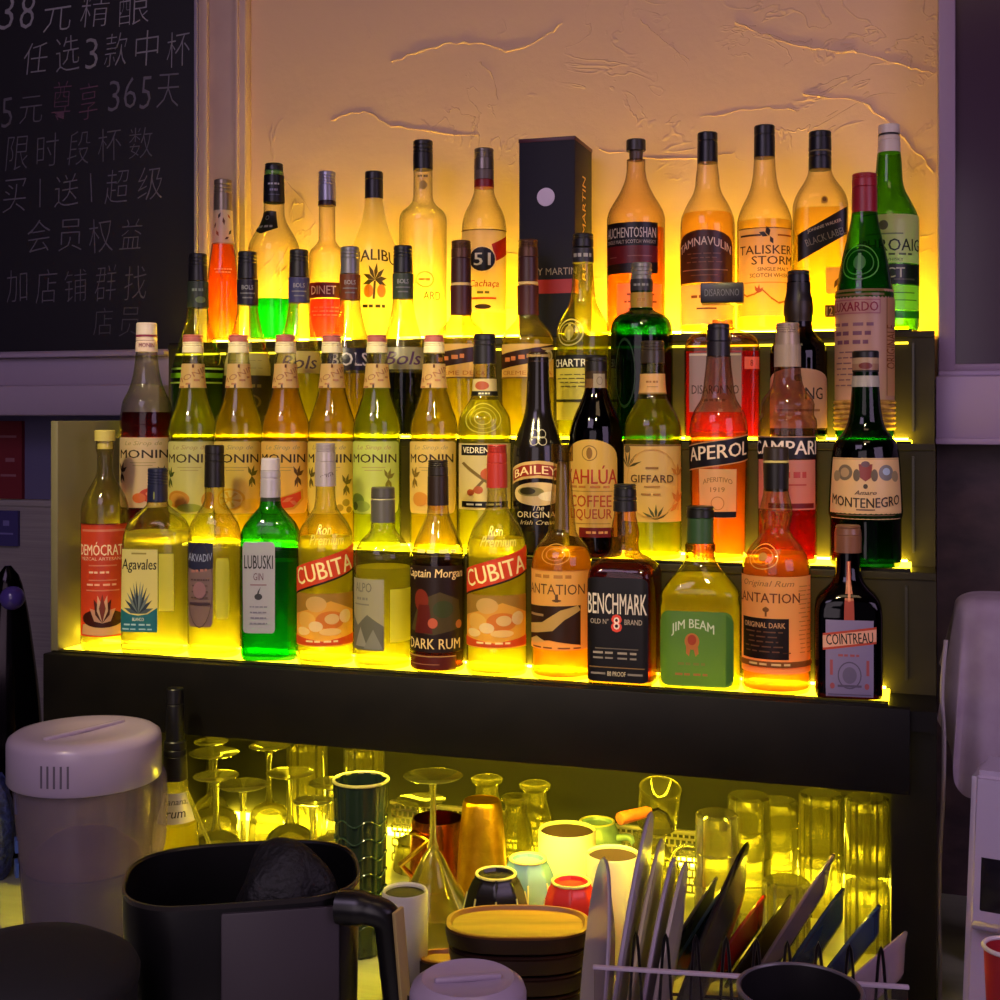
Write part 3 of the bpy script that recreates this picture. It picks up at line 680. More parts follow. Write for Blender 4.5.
b = Bottle('liqueur_bottle', 3, 198, [(300, 20), (312, 21), (324, 25), (336, 32), (348, 40), (358, 46), (368, 51), (378, 53), (430, 53)], 'dark green liqueur bottle with black cap, left end of third tier', group=G3, glass='e6ecc8', fill=367, liq='3a5a14', refr=.5, scat=.12)
b.cap(254, 281, 18, 19, '17151c', ribs=3); b.wrap(282, 308, '3c463c', 'neck_sleeve', .2); b.label(-70, 70, 284, 306, None, [T('GREEN', .5, .3, .5, .2, '8a9a8a'), EL(.6, .75, .4, .3, '8aa06a')], name='neck_print', off=.001)
b.label(-80, 80, 368, 384, None, [R(.5, .08, 1, .12, 'c8f060'), R(.5, .5, 1, .3, '8ad020'), R(.5, .95, 1, .1, 'd0f070')], name='print')
b = bols(247.5, 252, '17151f', '1f1a2e', 'long necked clear liqueur bottle with a deep blue black neck sleeve', 'b8c040', 369, ('a8a06a', 'ANIS', '4a4a28', 0), wid=50)
b.label(-80, 80, 376, 428, '2c2410', [T('CREME', .5, .2, .5, .1, '8a7a40'), RING(.5, .5, .4, .3, '6a5a30', .2)], tr=.2)
b = bols(299, 250, '18161d', '38386e', 'long necked clear liqueur bottle with a blue printed neck sleeve', 'c0b838', 372, ('b8a86a', 'Bols', '4a3a4a', .3), wid=51)
b = bols(350, 247, '7c7a86', '6a3420', 'long necked liqueur bottle with a silver cap and brown neck sleeve', 'b8a028', 374, ('1c1a3c', 'BOLS', 'c8c0d8', 0), .6, wid=51)
b = bols(403, 246, '161820', '3a463c', 'long necked bottle of near black liqueur with a grey script label', '1c2410', 373, ('9a9680', 'Bols', '4a2a5c', .3), wid=51)
for xc, top, lb in ((461, 241, 'clear liqueur bottle with brown neck sleeve, two places left of the yellow green bottle'), (528, 240, 'clear liqueur bottle with brown neck sleeve, just in front of the gift box')):
    b = Bottle('liqueur_bottle', 3, xc, [(310, 20.5), (316, 21), (320, 24), (325, 33), (330, 42), (335, 48), (341, 52.5), (352, 54), (430, 54)], lb, group=G3, glass='f6f2d4', edge=.5, fill=338, liq='d8c850', refr=.5, scat=.2)
    b.cap(top, top + 17, 19.5, 20, '5c3c2c', ribs=4, metal=.5); b.cap(top + 17, top + 42, 20, 20.3, '3c1d1d', name='cap_skirt', ribs=0); b.cap(top + 42, top + 45, 20.5, 20.5, 'd8b878', name='cap_ring', ribs=0)
    b.wrap(286, 315, '482222')
    b.label(-72, 68, 345, 379, 'e8c070', [P([(0, .3), (1, 0), (1, .42), (0, .74)], '3a1a14'), T('DOUBLE', .36, .4, .5, .2, 'b86a40', rot=8), EL(.86, .34, .2, .36, 'e8d8a0'), EL(.86, .34, .12, .22, 'b89a50'), T('CREME DE CA', .5, .84, .86, .12, 'c07830'), R(.5, .98, 1, .04, '6a5020')], tr=.45, text='cream label with a dark slanted band')
b = Bottle('herbal_liqueur_bottle', 3, 583, [(262, 19.5), (268, 20), (282, 22), (296, 24.5), (304, 28), (311, 35), (319, 44), (327, 50.5), (336, 53.5), (345, 53.5), (430, 52)], 'yellow green herbal liqueur bottle with a round embossed seal on its shoulder', group=G3, glass='f0f0b8', edge=.5, fill=334, liq='c0c030', refr=.5, scat=.25)
b.cap(234, 247, 20.5, 21, '17161b', ribs=2); b.cap(248, 263, 21, 21.5, '26252b', name='neck_foil', ribs=0); b.label(-80, 80, 251, 261, None, [T('PERES', .5, .5, .8, .6, 'b8b4a8')], off=.0014, name='foil_print')
b.label(X(559), X(584), 320, 347, None, [RING(.5, .5, 1, 1, 'e0dc80', .1), RING(.5, .5, .72, .72, 'a8a048', .12), EL(.5, .5, .34, .5, 'b8b050'), R(.5, .5, .1, .6, 'e0dc80')], name='embossed_seal')
b.label(-84, 60, 356, 420, 'd8cc5a', [R(.5, .1, 1, .2, '1d1c14'), T('CHARTREUSE', .5, .12, .95, .12, 'e0dcc8', wt=.015)] + FP(.5, .3, .8, 4, '6a6430', .06, .015) + [R(.5, .7, 1, .04, '3a3818')], tr=.4)
b = Bottle('gin_bottle', 3, 641.5, [(290, 22), (308, 22), (311, 26), (315, 44), (319, 54), (326, 60), (336, 62), (430, 62)], 'broad dark green gin bottle with a grey cap, right of the yellow green bottle', group=G3, glass='3f9a3a', edge=.3, fill=322, liq='246a2c', refr=.5, scat=.12, Y=.196)
b.cap(263, 293, 20.5, 21, '83817e', ribs=3, metal=.5); b.label(-75, 75, 279, 292, None, [R(.5, .5, 1, .9, '3c3a40'), T('LONDON', .5, .5, .6, .3, '8a8a90')], off=.0008, name='cap_print')
b.label(-80, 80, 293, 308, 'e8a850', [T('GIN.', .5, .5, .3, .3, 'b07830')], tr=.5, name='neck_label')
b.label(-62, -8, 335, 412, None, [RING(.55, .5, .8, .9, '1c3a20', .08)], name='embossed_panel')
b = Bottle('amaretto_bottle', 3, 722.5, [(320, 19.5), (328, 22), (332, 40), (336, 60), (342, 70), (350, 74), (430, 74)], 'square amaretto bottle with a big flat black stopper and grey label', group=G3, glass='eeccb0', edge=.5, n=6, dr=.72, sq=(326, 342), rot=6, fill=352, liq='d0381e', refr=.4, scat=.25, foot=.98)
mb = MB(); q = b; w2 = 21 / q.s; mb.box((-w2, -w2 * .8, q.z(304)), (w2, w2 * .8, q.z(284)), bev=.002); mb.build('stopper', plastic('1a171c', .35), b.root)
vs, fs = text2d('DISARONNO', .0, 0); mb = MB(); mb.add([(x * w2 * 1.6, -w2 * .8 - .0004, q.z(294) + y * 7 / q.s) for x, y in vs], fs); mb.build('stopper_lettering', plastic('6a686c', .5), b.root, smooth=False)
b.label(-.85, .52, 354, 412, '8e7c86', [T('DISARONNO', .5, .62, .9, .15, '2a1a20', wt=.01), T('ORIGINALE.', .5, .8, .5, .07, '5a4a50'), R(.5, .03, 1, .03, 'c8b8b0')], tr=.25, text='grey label')
b.label(.6, .98, 358, 370, 'f07060', [T('8', .5, .5, .2, .5, '8a2018')], tr=.4, name='side_label')
b = Bottle('port_bottle', 3, 798.5, [(282, 22), (292, 23), (302, 27), (312, 28), (322, 26), (328, 27), (334, 34), (340, 45), (347, 53), (355, 56), (430, 56)], 'dark brown port style bottle with a rounded pinkish label and black cap', group=G3, glass='2a1408', edge=.4, fill=332, liq='180a06', refr=.3, scat=.05)
b.cap(271, 283, 21.5, 22, '16141a', ribs=1); b.wrap(283, 302, '211a1a', 'neck_foil', .05); b.wrap(302, 322, '33261a', 'neck_label', .1)
b.label(-80, 78, 369, 428, 'c09080', [T('NG', .72, .42, .26, .2, '2a1410', wt=.012), EL(.5, .16, .1, .12, '5a3a28'), R(.5, .7, .6, .04, '8a5a48')], shape=sh_arch(.25), tr=.2, text='rounded pinkish label')
b = Bottle('maraschino_bottle', 3, 864.5, [(208, 24), (216, 25.5), (230, 30.5), (242, 36), (254, 42), (266, 47), (278, 51), (290, 54.5), (296, 57), (430, 57)], 'tall green bottle with red cap, wrapped in a pink label and straw', group=G3, glass='6cc444', edge=.4, fill=250, liq='3f9a28', refr=.25, scat=.35)
b.cap(174, 187, 24, 24.5, 'a0202a', ribs=2); b.cap(187, 213, 24.5, 25, '98202c', name='neck_foil', ribs=0)
b.label(-62, 38, 246, 283, None, [RING(.5, .5, .95, .95, '7ad050', .06), RING(.5, .5, .7, .7, '58b038', .08), EL(.5, .5, .3, .4, '4aa030'), R(.5, .5, .08, .5, '7ad050')], name='embossed_seal')
b.wrap(291, 400, 'd8a88c', 'wrap_label', .2)
b.label(-88, 40, 291, 400, None, [R(.5, .012, 1, .02, 'a88a4a'), R(.5, .05, 1, .02, 'a88a4a'), R(.5, .16, .86, .13, 'c8787c'), R(.5, .16, .83, .11, 'e0b098'), T('LUXARDO', .5, .16, .78, .085, 'a01830', wt=.02), T('MARASCHINO', .5, .32, .8, .05, '8a5a6a'), T('ORIGINALE.', .5, .4, .7, .06, '7a4a60', sh=.2), T('Distilled', .5, .48, .6, .06, '7a4a60', sh=.3)] + FP(.5, .57, .7, 7, '8a6070', .05, .012), name='wrap_print', off=.001)
b.label(46, 82, 300, 396, 'e0b080', [R(.02, .5, .05, 1, 'a07040'), T('ORIGINALE', .4, .5, 2.4, .16, '9a5a2a', rot=90)], off=.0011, name='side_label')
mb = MB()
for k in range(6): mb.lathe([(b.r(y) + .0004, b.z(y)) if e else (b.r(y) + .0028, b.z(y)) for y, e in ((405 + k * 5, 1), (402.5 + k * 5, 0), (400 + k * 5, 1))], 36, close=False)
mb.build('straw_band', noisy('woven straw', 'c89a50', '8a6428', 60, .7), b.root)

# ---------------------------------------------------------------- second tier: syrups and liqueurs
G2 = 'bottles on the second tier'
def monin(xc, capw, label, liq, lab, art, red=False, fill=365):
    w = 52 if red else 48.3
    o = -12 if red else 0
    pr = [(352, 20), (364, 21.5), (380, 24), (392, 27.5), (402, 33), (412, 39.5), (420, 45), (428, 47.5), (436, 48.3), (439, 47), (442, 48.3), (540, 48.3)] if not red else [(350, 20.5), (362, 22.5), (374, 26), (384, 31), (393, 38), (401, 46), (408, 49), (416, 51), (424, 52), (427, 51), (430, 52), (540, 52)]
    b = Bottle('syrup_bottle', 2, xc, pr, label, group='syrup bottles on the second tier', glass='f3f3dc', edge=.5, fill=fill, liq=liq, refr=.5, scat=.25)
    if red:
        b.cap(323, 335, 20, 20.5, 'e0cfc4', ribs=0); b.cap(335, 337, 21, 21, '8a2a4a', name='cap_line', ribs=0); b.cap(337, 352, 20.8, 21.8, 'ddc2b4', name='cap_skirt', ribs=1)
        b.label(-60, 60, 339, 350, None, [T('MONIN', .5, .6, .7, .4, '8a3a5a')], off=.0012, name='cap_print')
    else:
        b.cap(335, 342, 20, 20.3, 'b0605a', ribs=1); b.cap(342, 353, 20.5, 21.2, 'e6dab0', name='cap_skirt', ribs=2)
        b.wrap(364, 388, 'e0bc7c', 'neck_label', .35)
        b.label(-80, 80, 364, 388, None, [T('MONIN', .5, .45, 1.2, .22, 'b07a50', rot=25), T('SIROP', .5, .75, .9, .14, 'b07a50', rot=25), R(.5, .1, .06, .14, '6a3a20'), R(.4, .93, .05, .14, '4a2a18')], off=.001, name='neck_print')
    y0, y1 = (437, 506) if red else (441, 512)
    b.label(-80, 62, y0, y1, lab, [T('Le Sirop de', .5, .09, .6, .08, 'b8a068', sh=.3), T('MONIN', .5, .235, .84, .12, '33220f', wt=.012), R(.5, .36, .4, .008, 'b8a068'), R(.5, .40, .3, .008, 'b8a068')] + art, shape=sh_round(.03, .16), tr=.42, text='cream syrup label with fruit')
    return b
LV = '4a5a20'
sprig = lambda u, v, c=LV: [LEAF(u, v, .16, a, .03, c, .9) for a in (70, 120, 30, 250, 300)] + [R(u, v + .05, .015, .2, c)]
monin(146.6, 0, 'syrup bottle of deep red syrup, left end of second tier', '5a0616', 'efd2a8', sprig(.12, .5, '3a1a18') + sprig(.8, .55, '3a3018') + [EL(.62, .82, .34, .2, 'd04a20'), EL(.45, .86, .2, .14, 'e07838'), EL(.75, .78, .16, .12, 'c03018'), EL(.6, .8, .1, .06, 'f0a880')], True, 412)
monin(193, 0, 'pale green syrup bottle with melon picture, right of the deep red syrup', 'c8c858', 'dcd68c', sprig(.12, .5) + sprig(.86, .52) + [EL(.3, .8, .42, .24, 'd89838'), EL(.3, .8, .3, .17, 'e8b050'), EL(.82, .82, .26, .24, 'd09a48'), EL(.5, .92, .4, .12, 'a8b040'), EL(.12, .86, .16, .1, 'c8c850')])
monin(238.7, 0, 'yellow syrup bottle with lemon slices on its label', 'd8c040', 'f0d670', sprig(.78, .48, '6a6a20') + sprig(.2, .5, '8a8a30') + fruit_round(.42, .8, .5, 'e8c020', 'f6e47c') + [EL(.76, .88, .34, .18, 'f0d840')])
monin(285.6, 0, 'amber syrup bottle with a red grapefruit wedge on its label', 'e0b440', 'f4ca68', sprig(.76, .48, '6a4a20') + [P([(.3, .82), (.86, .66), (.88, .8), (.7, .94), (.45, .96)], 'e0b040'), P([(.33, .82), (.82, .69), (.83, .79), (.68, .91), (.46, .93)], 'e8502a'), LEAF(.5, .84, .2, 20, .03, 'f09060'), LEAF(.62, .82, .16, -20, .03, 'f09060')])
monin(332, 0, 'golden syrup bottle with small leafy vine print', 'dcc23c', 'f2d866', sprig(.16, .5, '6a5a20') + sprig(.8, .6, '7a7020') + [EL(.8, .85, .14, .1, 'b8a030'), EL(.68, .92, .14, .1, 'b8a030'), EL(.86, .95, .12, .09, 'a89028')])
monin(377, 0, 'yellow green syrup bottle with pale mint label, left of the black liqueur', 'bccc40', 'd4de70', sprig(.75, .52, '8a8030') + [EL(.2, .82, .3, .2, '8aa040'), EL(.3, .9, .3, .16, 'a8b850'), EL(.15, .9, .14, .12, '5a6a28')])
monin(434, 0, 'golden syrup bottle with peach picture, second from the right of the syrups', 'd8c648', 'f0cf74', sprig(.2, .5, '8a7028') + [EL(.32, .8, .3, .2, 'e0a040'), EL(.6, .85, .34, .22, 'e8b050'), EL(.55, .82, .14, .1, 'f4d890')])
b = Bottle('syrup_bottle', 2, 484.6, [(358, 22), (374, 22.5), (390, 24), (397, 27), (404, 35), (411, 44), (418, 50.5), (426, 52.5), (434, 53), (540, 53)], 'clear liqueur bottle with embossed shoulder and a fruit branch label under a black cap', group=G2, glass='f4f2cc', edge=.5, fill=400, liq='d8d860', refr=.5, scat=.28)
b.cap(334, 364, 22.5, 23, '15131a', ribs=2); b.wrap(379, 396, 'e0cf98', 'neck_label', .35); b.label(-70, 70, 379, 396, None, [EL(.4, .4, .5, .5, 'c86a48'), R(.5, .86, 1.1, .28, '1a1814'), T('CREME', .5, .86, .4, .16, 'd8d0b0')], off=.001, name='neck_print')
b.label(-48, 40, 403, 433, None, [RING(.5, .5, 1, 1, 'c8c850', .07), RING(.5, .5, .72, .72, 'b0b040', .08), RING(.5, .5, .45, .45, 'c8c850', .12)], name='embossed_crest')
b.label(-72, 74, 443, 508, 'ecd79c', [R(.42, .1, .66, .16, '17140f'), T('VEDRENNE', .42, .1, .56, .09, 'efe4c8', wt=.012), P([(.1, .3), (.16, .28), (.6, .6), (.56, .63)], '8a7038'), P([(.7, .28), (.74, .3), (.3, .78), (.26, .76)], '8a7038'), EL(.58, .46, .3, .2, 'd86a38'), EL(.72, .42, .12, .16, 'c85028'), EL(.4, .7, .14, .12, 'c8683a'), EL(.28, .74, .12, .1, 'b8582a'), EL(.6, .64, .12, .08, 'e09a60'), R(.5, .92, .78, .09, '17140f'), T('SIROP DE FRUIT', .5, .92, .6, .045, 'd8d0b0')], tr=.45, text='cream label with a fruit branch')
b = Bottle('cream_liqueur_bottle', 2, 538.3, [(358, 21), (366, 21.5), (390, 23.5), (408, 26), (418, 30), (427, 36.5), (437, 43.5), (447, 49.5), (456, 51), (468, 52), (540, 52)], 'black cream liqueur bottle with an arched red lettered band and oval scene', group=G2, opaque=plastic('120e0d', .14))
b.cap(352, 362, 19, 21.5, '2a1a14', ribs=1, rough=.25); b.label(-80, 80, 354, 358, None, [R(.5, .5, 1, .6, 'c8a870')], off=.002, name='cap_ring')
b.label(-26, 26, 428, 446, None, [RING(.3, .3, .42, .5, 'c8c0a8', .2), RING(.7, .3, .42, .5, 'c8c0a8', .2), RING(.3, .7, .42, .5, 'c8c0a8', .2), RING(.7, .7, .42, .5, 'c8c0a8', .2)], name='monogram')
b.label(-74, 72, 460, 484, 'c8a468', [P([(.03, .42), (.25, .2), (.5, .12), (.75, .2), (.97, .42), (.97, .88), (.75, .66), (.5, .58), (.25, .66), (.03, .88)], '8a2a1c'), T('BAILEYS', .5, .47, .82, .34, 'f0d8a8', arc=.22, wt=.012)], shape=lambda u: (.34 * (2 * u - 1) ** 2, .7 + .3 * (2 * u - 1) ** 2), tr=.1, name='band_label', text='arched red band label')
b.label(-62, 62, 481, 504, 'd8bc88', [EL(.35, .4, .5, .4, '8a8048'), EL(.3, .38, .3, .3, '3a3418'), EL(.7, .6, .4, .4, 'e8d8b0')], shape=sh_ell, tr=.1, name='oval_label')
b.label(-60, 60, 504, 524, None, [T('The', .5, .1, .2, .26, 'd8c8a0', sh=.3), T('ORIGINAL', .5, .44, .85, .3, 'd8c8a0'), T('Irish Cream', .5, .82, .7, .22, 'c8b890', sh=.3)], name='print')
b = Bottle('coffee_liqueur_bottle', 2, 596, [(370, 21), (386, 21.5), (394, 25), (402, 31), (410, 38), (418, 45), (426, 50), (435, 53), (444, 54), (540, 54)], 'dark brown coffee liqueur bottle with an arched yellow label', group=G2, glass='58300c', edge=.35, fill=400, liq='220e04', refr=.35, scat=.08)
b.cap(357, 371, 22, 22.5, '14110f', ribs=1); b.wrap(371, 379, '3a2a18'); b.label(-14, 52, 374, 388, 'b8a890', [RING(.5, .5, .5, .6, '8a7a68', .2)], off=.001, name='neck_seal')
b.wrap(379, 388, '6a4a28', 'neck_band')
b.label(-78, 50, 439, 535, 'eec060', [RING(.5, .14, .26, .16, '9a7030', .12), EL(.5, .14, .1, .12, '9a7030'), T('KAHLÚA', .5, .36, .96, .19, 'a0301c', wt=.02), T('THE ORIGINAL', .5, .485, .84, .04, 'a86a30'), R(.5, .53, .8, .008, 'b88a40'), T('COFFEE', .5, .63, .74, .12, 'a8401c', wt=.01), T('LIQUEUR', .5, .77, .76, .12, 'a8401c', wt=.01), R(.5, .86, .7, .008, 'b88a40'), R(.62, .95, .6, .1, '7a1418'), T('ARABICA', .64, .95, .4, .04, 'd89a60')], shape=sh_arch(.2), tr=.4, text='arched yellow label')
b = Bottle('syrup_bottle', 2, 652.5, [(360, 23), (374, 24), (390, 26), (397, 29), (404, 36), (411, 44), (418, 51), (426, 56), (434, 57.5), (560, 58)], 'yellow green liqueur bottle with a square cream label of thin plant drawings', group=G2, glass='e8ecb0', edge=.45, fill=399, liq='b8b838', refr=.5, scat=.25)
b.cap(341, 363, 23, 24, '2e2620', ribs=3, rough=.3); b.wrap(374, 394, 'ecb878', 'neck_label', .35); b.label(-60, 60, 374, 394, None, [T('AGAVE', .5, .4, .5, .16, 'a06a38'), R(.5, .65, .4, .04, 'b88a50'), R(.5, .97, 1.2, .05, '8a6a38')], off=.001, name='neck_print')
b.label(-76, 74, 444, 520, 'f3c678', [R(.5, .012, 1, .02, '8a6a38')] + [LEAF(.14, .3, .24, a, .018, '5a5230') for a in (20, 50, 80, 110, 140)] + [EL(.12, .06, .14, .1, '7a6a48')] + [LEAF(.55, .97, .2, a, .018, '5a5a30') for a in (30, 60, 90, 120, 150)] + [LEAF(.88, .4, .16, a, .03, 'd08a40') for a in (40, 90, 140)] + [LEAF(.88, .75, .18, a, .035, 'd89048') for a in (50, 90, 130, 220)] + [R(.88, .6, .012, .5, 'c8843c'), R(.5, .3, .16, .025, '9a7038'), T('GIFFARD', .5, .44, .58, .1, '4a2a14', wt=.008), R(.5, .54, .2, .02, 'b88a48'), T('AGAVE', .5, .64, .3, .04, '9a7038'), RING(.5, .5, .74, .9, 'e0ae60', .03)], tr=.42, text='cream label with thin plant drawings')
b = Bottle('aperitif_bottle', 2, 718.5, [(356, 24), (364, 25), (380, 28.5), (392, 31.5), (399, 35), (405, 42), (411, 49), (418, 54), (426, 57), (436, 58), (446, 57.5), (500, 55), (560, 53)], 'orange aperitif bottle with a slanted navy label', group=G2, glass='f8e4cc', edge=.5, fill=432, liq='ffa858', refr=.4, scat=.3)
b.cap(324, 341, 22.5, 24, '15121f', ribs=1, rough=.3); b.cap(341, 357, 23, 23, '191420', name='neck_foil', ribs=0)
b.label(-86, 82, 433, 471, '16131c', [T('APEROL', .5, .47, .84, .36, 'f0d8c0', rot=6, wt=.02, sh=.1), P([(0, .34), (1, 0), (1, .03), (0, .37)], 'c89060'), P([(0, .97), (1, .66), (1, .69), (0, 1)], 'c89060')], shape=sh_para(.32, .32), tr=.1, text='slanted navy label')
b.label(-42, 38, 468, 516, 'e8c48c', [T('APERITIVO', .5, .24, .76, .1, '9a7038', arc=.06), T('1919', .5, .42, .36, .1, '9a7038'), RING(.5, .7, .34, .28, 'b88a50', .12), R(.6, .93, .8, .12, '1a1620')], shape=lambda u: (.0, 1), tr=.4)
b = Bottle('bitter_bottle', 2, 787.5, [(366, 25.5), (378, 27.5), (388, 33), (394, 41), (399, 49), (405, 53), (411, 52), (415, 52), (419, 56.5), (425, 58), (560, 58)], 'red bitter bottle with a black lettered band below a grey capped neck', group=G2, glass='f4dcd0', edge=.5, fill=505, liq='b01c2c', refr=.4, scat=.2)
b.cap(323, 345, 23, 24, '948078', ribs=4, metal=.4); b.wrap(345, 367, '98857e', 'neck_foil', .1); b.cap(344, 346, 24.5, 24.5, '6a5a54', name='foil_ring', ribs=0)
b.label(-86, 70, 436, 458, '17131c', [T('CAMPARI', .5, .5, .98, .62, 'e8d4cc', wt=.02), R(.5, .02, 1, .05, '9a7060')], tr=.05, text='black lettered band')
b.label(-74, 66, 459, 508, 'd89088', [T('Milano', .6, .3, .5, .2, 'b04040', sh=.3), R(.6, .5, .4, .03, 'c05050'), R(.6, .92, .7, .1, '7a1820')], name='print')
b = Bottle('amaro_bottle', 2, 865.5, [(358, 24.5), (374, 25), (390, 27), (408, 30), (422, 34.5), (430, 41), (436, 50), (441, 58), (447, 62.5), (456, 65.5), (475, 68.5), (500, 71), (514, 72), (518, 69), (540, 69), (560, 69)], 'bulbous dark green amaro bottle with a large cream crest label, right end of second tier', group=G2, glass='2a7a30', edge=.35, fill=440, liq='1f5e28', refr=.4, scat=.22, Y=.092)
b.cap(351, 358, 26, 26, '131210', ribs=0); b.wrap(358, 364, 'c0a080', 'neck_label', .15); b.wrap(364, 372, 'a88068', 'neck_band', .15); b.label(-60, 60, 359, 372, None, [EL(.5, .55, .5, .5, '8a3a30'), R(.5, .95, 1.2, .14, '1a1a14')], off=.001, name='neck_print')
b.wrap(376, 387, 'b8b0a8', 'neck_seal', .15)
b.label(-70, 70, 457, 517, 'e2b888', [R(.5, .02, 1, .02, 'c8a070'), EL(.25, .24, .2, .26, '7a6a5c'), EL(.25, .24, .12, .16, 'b89878'), EL(.13, .3, .12, .18, '9a8468'), EL(.75, .24, .2, .26, '7a7478'), EL(.75, .22, .1, .12, 'a8b8d8'), EL(.88, .3, .12, .18, '9a8468'), P([(.42, .1), (.58, .1), (.56, .32), (.5, .38), (.44, .32)], '8a3a38'), EL(.5, .1, .1, .1, '6a4a58'), EL(.4, .28, .08, .2, '6a5a48'), EL(.6, .28, .08, .2, '6a5a48'), EL(.5, .46, .05, .08, '4a3a28'), T('Amaro', .5, .56, .24, .07, '4a3020', sh=.3), T('MONTENEGRO', .5, .7, .86, .16, '33231a', wt=.02, arc=-.06), R(.5, .84, .2, .02, '6a4a38'), R(.5, .93, .7, .012, '8a6a50')], tr=.15, text='cream crest label')

# ---------------------------------------------------------------- front tier
G1 = 'bottles on the front tier'
b = Bottle('mezcal_bottle', 1, 105, [(441, 16.5), (448, 18), (455, 15), (466, 15), (474, 17), (481, 23), (488, 31), (496, 39), (504, 44.5), (512, 46.5), (640, 47)], 'clear mezcal bottle with a tall red agave label, left end of front tier', group=G1, glass='f6f3d8', edge=.5, fill=556, liq='f0ecc0', refr=.3, scat=.2)
b.cap(430, 441, 20, 20, 'b8a858', name='stopper', ribs=0, rough=.5); b.cap(441, 449, 15, 14.5, 'd8c878', name='cork', ribs=0, rough=.6)
b.label(-74, 62, 522, 633, 'd8482c', [R(.5, .06, .86, .02, 'e89070'), T('DEMÓCRATA', .5, .22, .96, .12, 'f4d8b4', wt=.012), T('MEZCAL ARTESANAL', .5, .31, .86, .028, 'f0b898'), R(.5, .37, .5, .012, 'e89070'), T('JOVEN', .45, .43, .4, .03, 'f0c0a0'), R(.5, .5, .5, .012, 'e89070'), T('ESPADIN', .5, .54, .6, .03, 'f0b090'), R(.5, .59, .6, .012, 'e89070'), P([(.08, .98), (.1, .9), (.3, .87), (.7, .87), (.92, .9), (.92, .98), (.5, .99)], 'ecd48a'), EL(.5, .84, .8, .16, '4a2014')] + [LEAF(.5, .88, .26, a, .055, c) for a, c in ((150, 'e8b090'), (30, 'e8b090'), (125, '5a2818'), (55, '5a2818'), (108, 'f0c8a0'), (72, 'f0c8a0'), (90, '8a3820'))] + [R(.5, .003, 1, .008, '6a1c10')], tr=.4, text='red label with an agave drawing')
b = Bottle('tequila_bottle', 1, 157.5, [(500, 19.5), (505, 22), (509, 30), (514, 41), (520, 51), (527, 57), (534, 60), (545, 62), (640, 64)], 'square tequila bottle with navy cap, cream label and blue agave over teal', group=G1, glass='f4f3d4', edge=.5, n=5, dr=.8, sq=(505, 540), rot=12, fill=531, liq='eceab0', refr=.35, scat=.3)
b.cap(468, 502, 19, 20, '171a38', ribs=5); b.label(-.1, .1, 490, 500, None, [EL(.5, .5, .8, .8, 'a8b060')], name='cap_print')
b.label(-.92, .3, 547, 628, 'e8dc96', [T('Agavales', .5, .2, .94, .17, '2a2618', sh=.1, wt=.014), R(.5, .05, .4, .02, 'a89a50')] + [LEAF(.5, .78, .4, a, .03, c) for a, c in ((170, '5a6a78'), (10, '5a6a78'), (155, '39485c'), (25, '39485c'), (140, '7a8a94'), (40, '7a8a94'), (125, '39485c'), (55, '39485c'), (110, '6a7c88'), (70, '6a7c88'), (98, '2f3c50'), (82, '8a9aa0'))] + [P([(0, .72), (.25, .78), (.5, .8), (.75, .78), (1, .7), (1, 1), (0, 1)], '2a7a94'), T('BLANCO', .5, .845, .3, .04, 'e8ecd8', wt=.015), T('TEQUILA', .5, .91, .8, .035, 'a8d0d8'), T('HECHO EN MEXICO', .5, .965, .9, .03, 'a8d0d8')], tr=.4, text='cream label with a blue agave plant')
b.label(.34, .8, 551, 607, 'f2ec60', [], tr=.6, name='lit_back_label')  # white back of the rear label, yellow backlight put into its colour
b = Bottle('vodka_bottle', 1, 214.5, [(486, 19), (498, 19.5), (504, 23), (510, 30), (517, 39), (524, 46), (532, 50), (542, 51), (640, 51)], 'clear bottle with tall black cap and a rounded blue and mauve label', group=G1, glass='f6f4cc', edge=.5, n=3, dr=.8, sq=(500, 540), rot=12, fill=545, liq='f0ee98', refr=.4, scat=.35)
b.cap(445, 487, 19, 20, '17120f', ribs=2)
b.label(-.86, .2, 541, 624, '7c6468', [P([(0, 0), (1, 0), (1, .3), (.5, .34), (0, .3)], '2a2c48'), T('AKVADIV', .5, .17, .94, .09, '9aa0c0', rot=0, arc=-.02), T('PREMIUM', .5, .33, .7, .05, 'a8706a', rot=6)] + FP(.5, .44, .8, 4, '5a4448', .07, .018) + [R(.5, .72, .8, .03, '4a3640'), EL(.5, .56, .5, .2, '9a707a'), RING(.5, .5, 1.02, 1.02, '4a3a40', .03)], shape=sh_round(.16, .16), tr=.25, text='blue and mauve label')
b.label(.3, .8, 556, 616, 'f0ee50', [], shape=sh_round(.2), tr=.6, name='lit_back_label')  # white label back again, its yellow glow painted in
b = Bottle('gin_bottle', 1, 270.5, [(500, 20), (506, 22), (511, 29), (516, 38), (521, 46), (527, 53), (534, 57.5), (544, 58), (640, 57)], 'bright green gin bottle with a tall silver label and white cap', group=G1, glass='58d838', edge=.3, n=3.4, dr=.72, sq=(502, 536), rot=16, fill=560, liq='28b830', refr=.4, scat=.35)
b.cap(458, 470, 18.5, 19, 'c4bac8', ribs=0); b.cap(470, 497, 19.5, 20.5, 'bab2c2', name='cap_skirt', ribs=1, metal=.3); b.cap(497, 501, 20.5, 20.5, '2a3028', name='cap_ring', ribs=0)
b.label(-.84, .3, 540, 630, 'a8a4b4', [T('LUBUSKI', .5, .22, .88, .15, '1c1a22', wt=.014), T('GIN', .5, .38, .3, .08, '6a4a58', wt=.01), R(.5, .47, .5, .015, '8a6a78'), EL(.5, .6, .24, .07, '3a3a40'), LEAF(.42, .62, .2, 40, .02, '3a3a40')] + FP(.5, .71, .6, 4, '78748a', .06, .014), shape=sh_round(.06, .04), tr=.15, text='silver label')
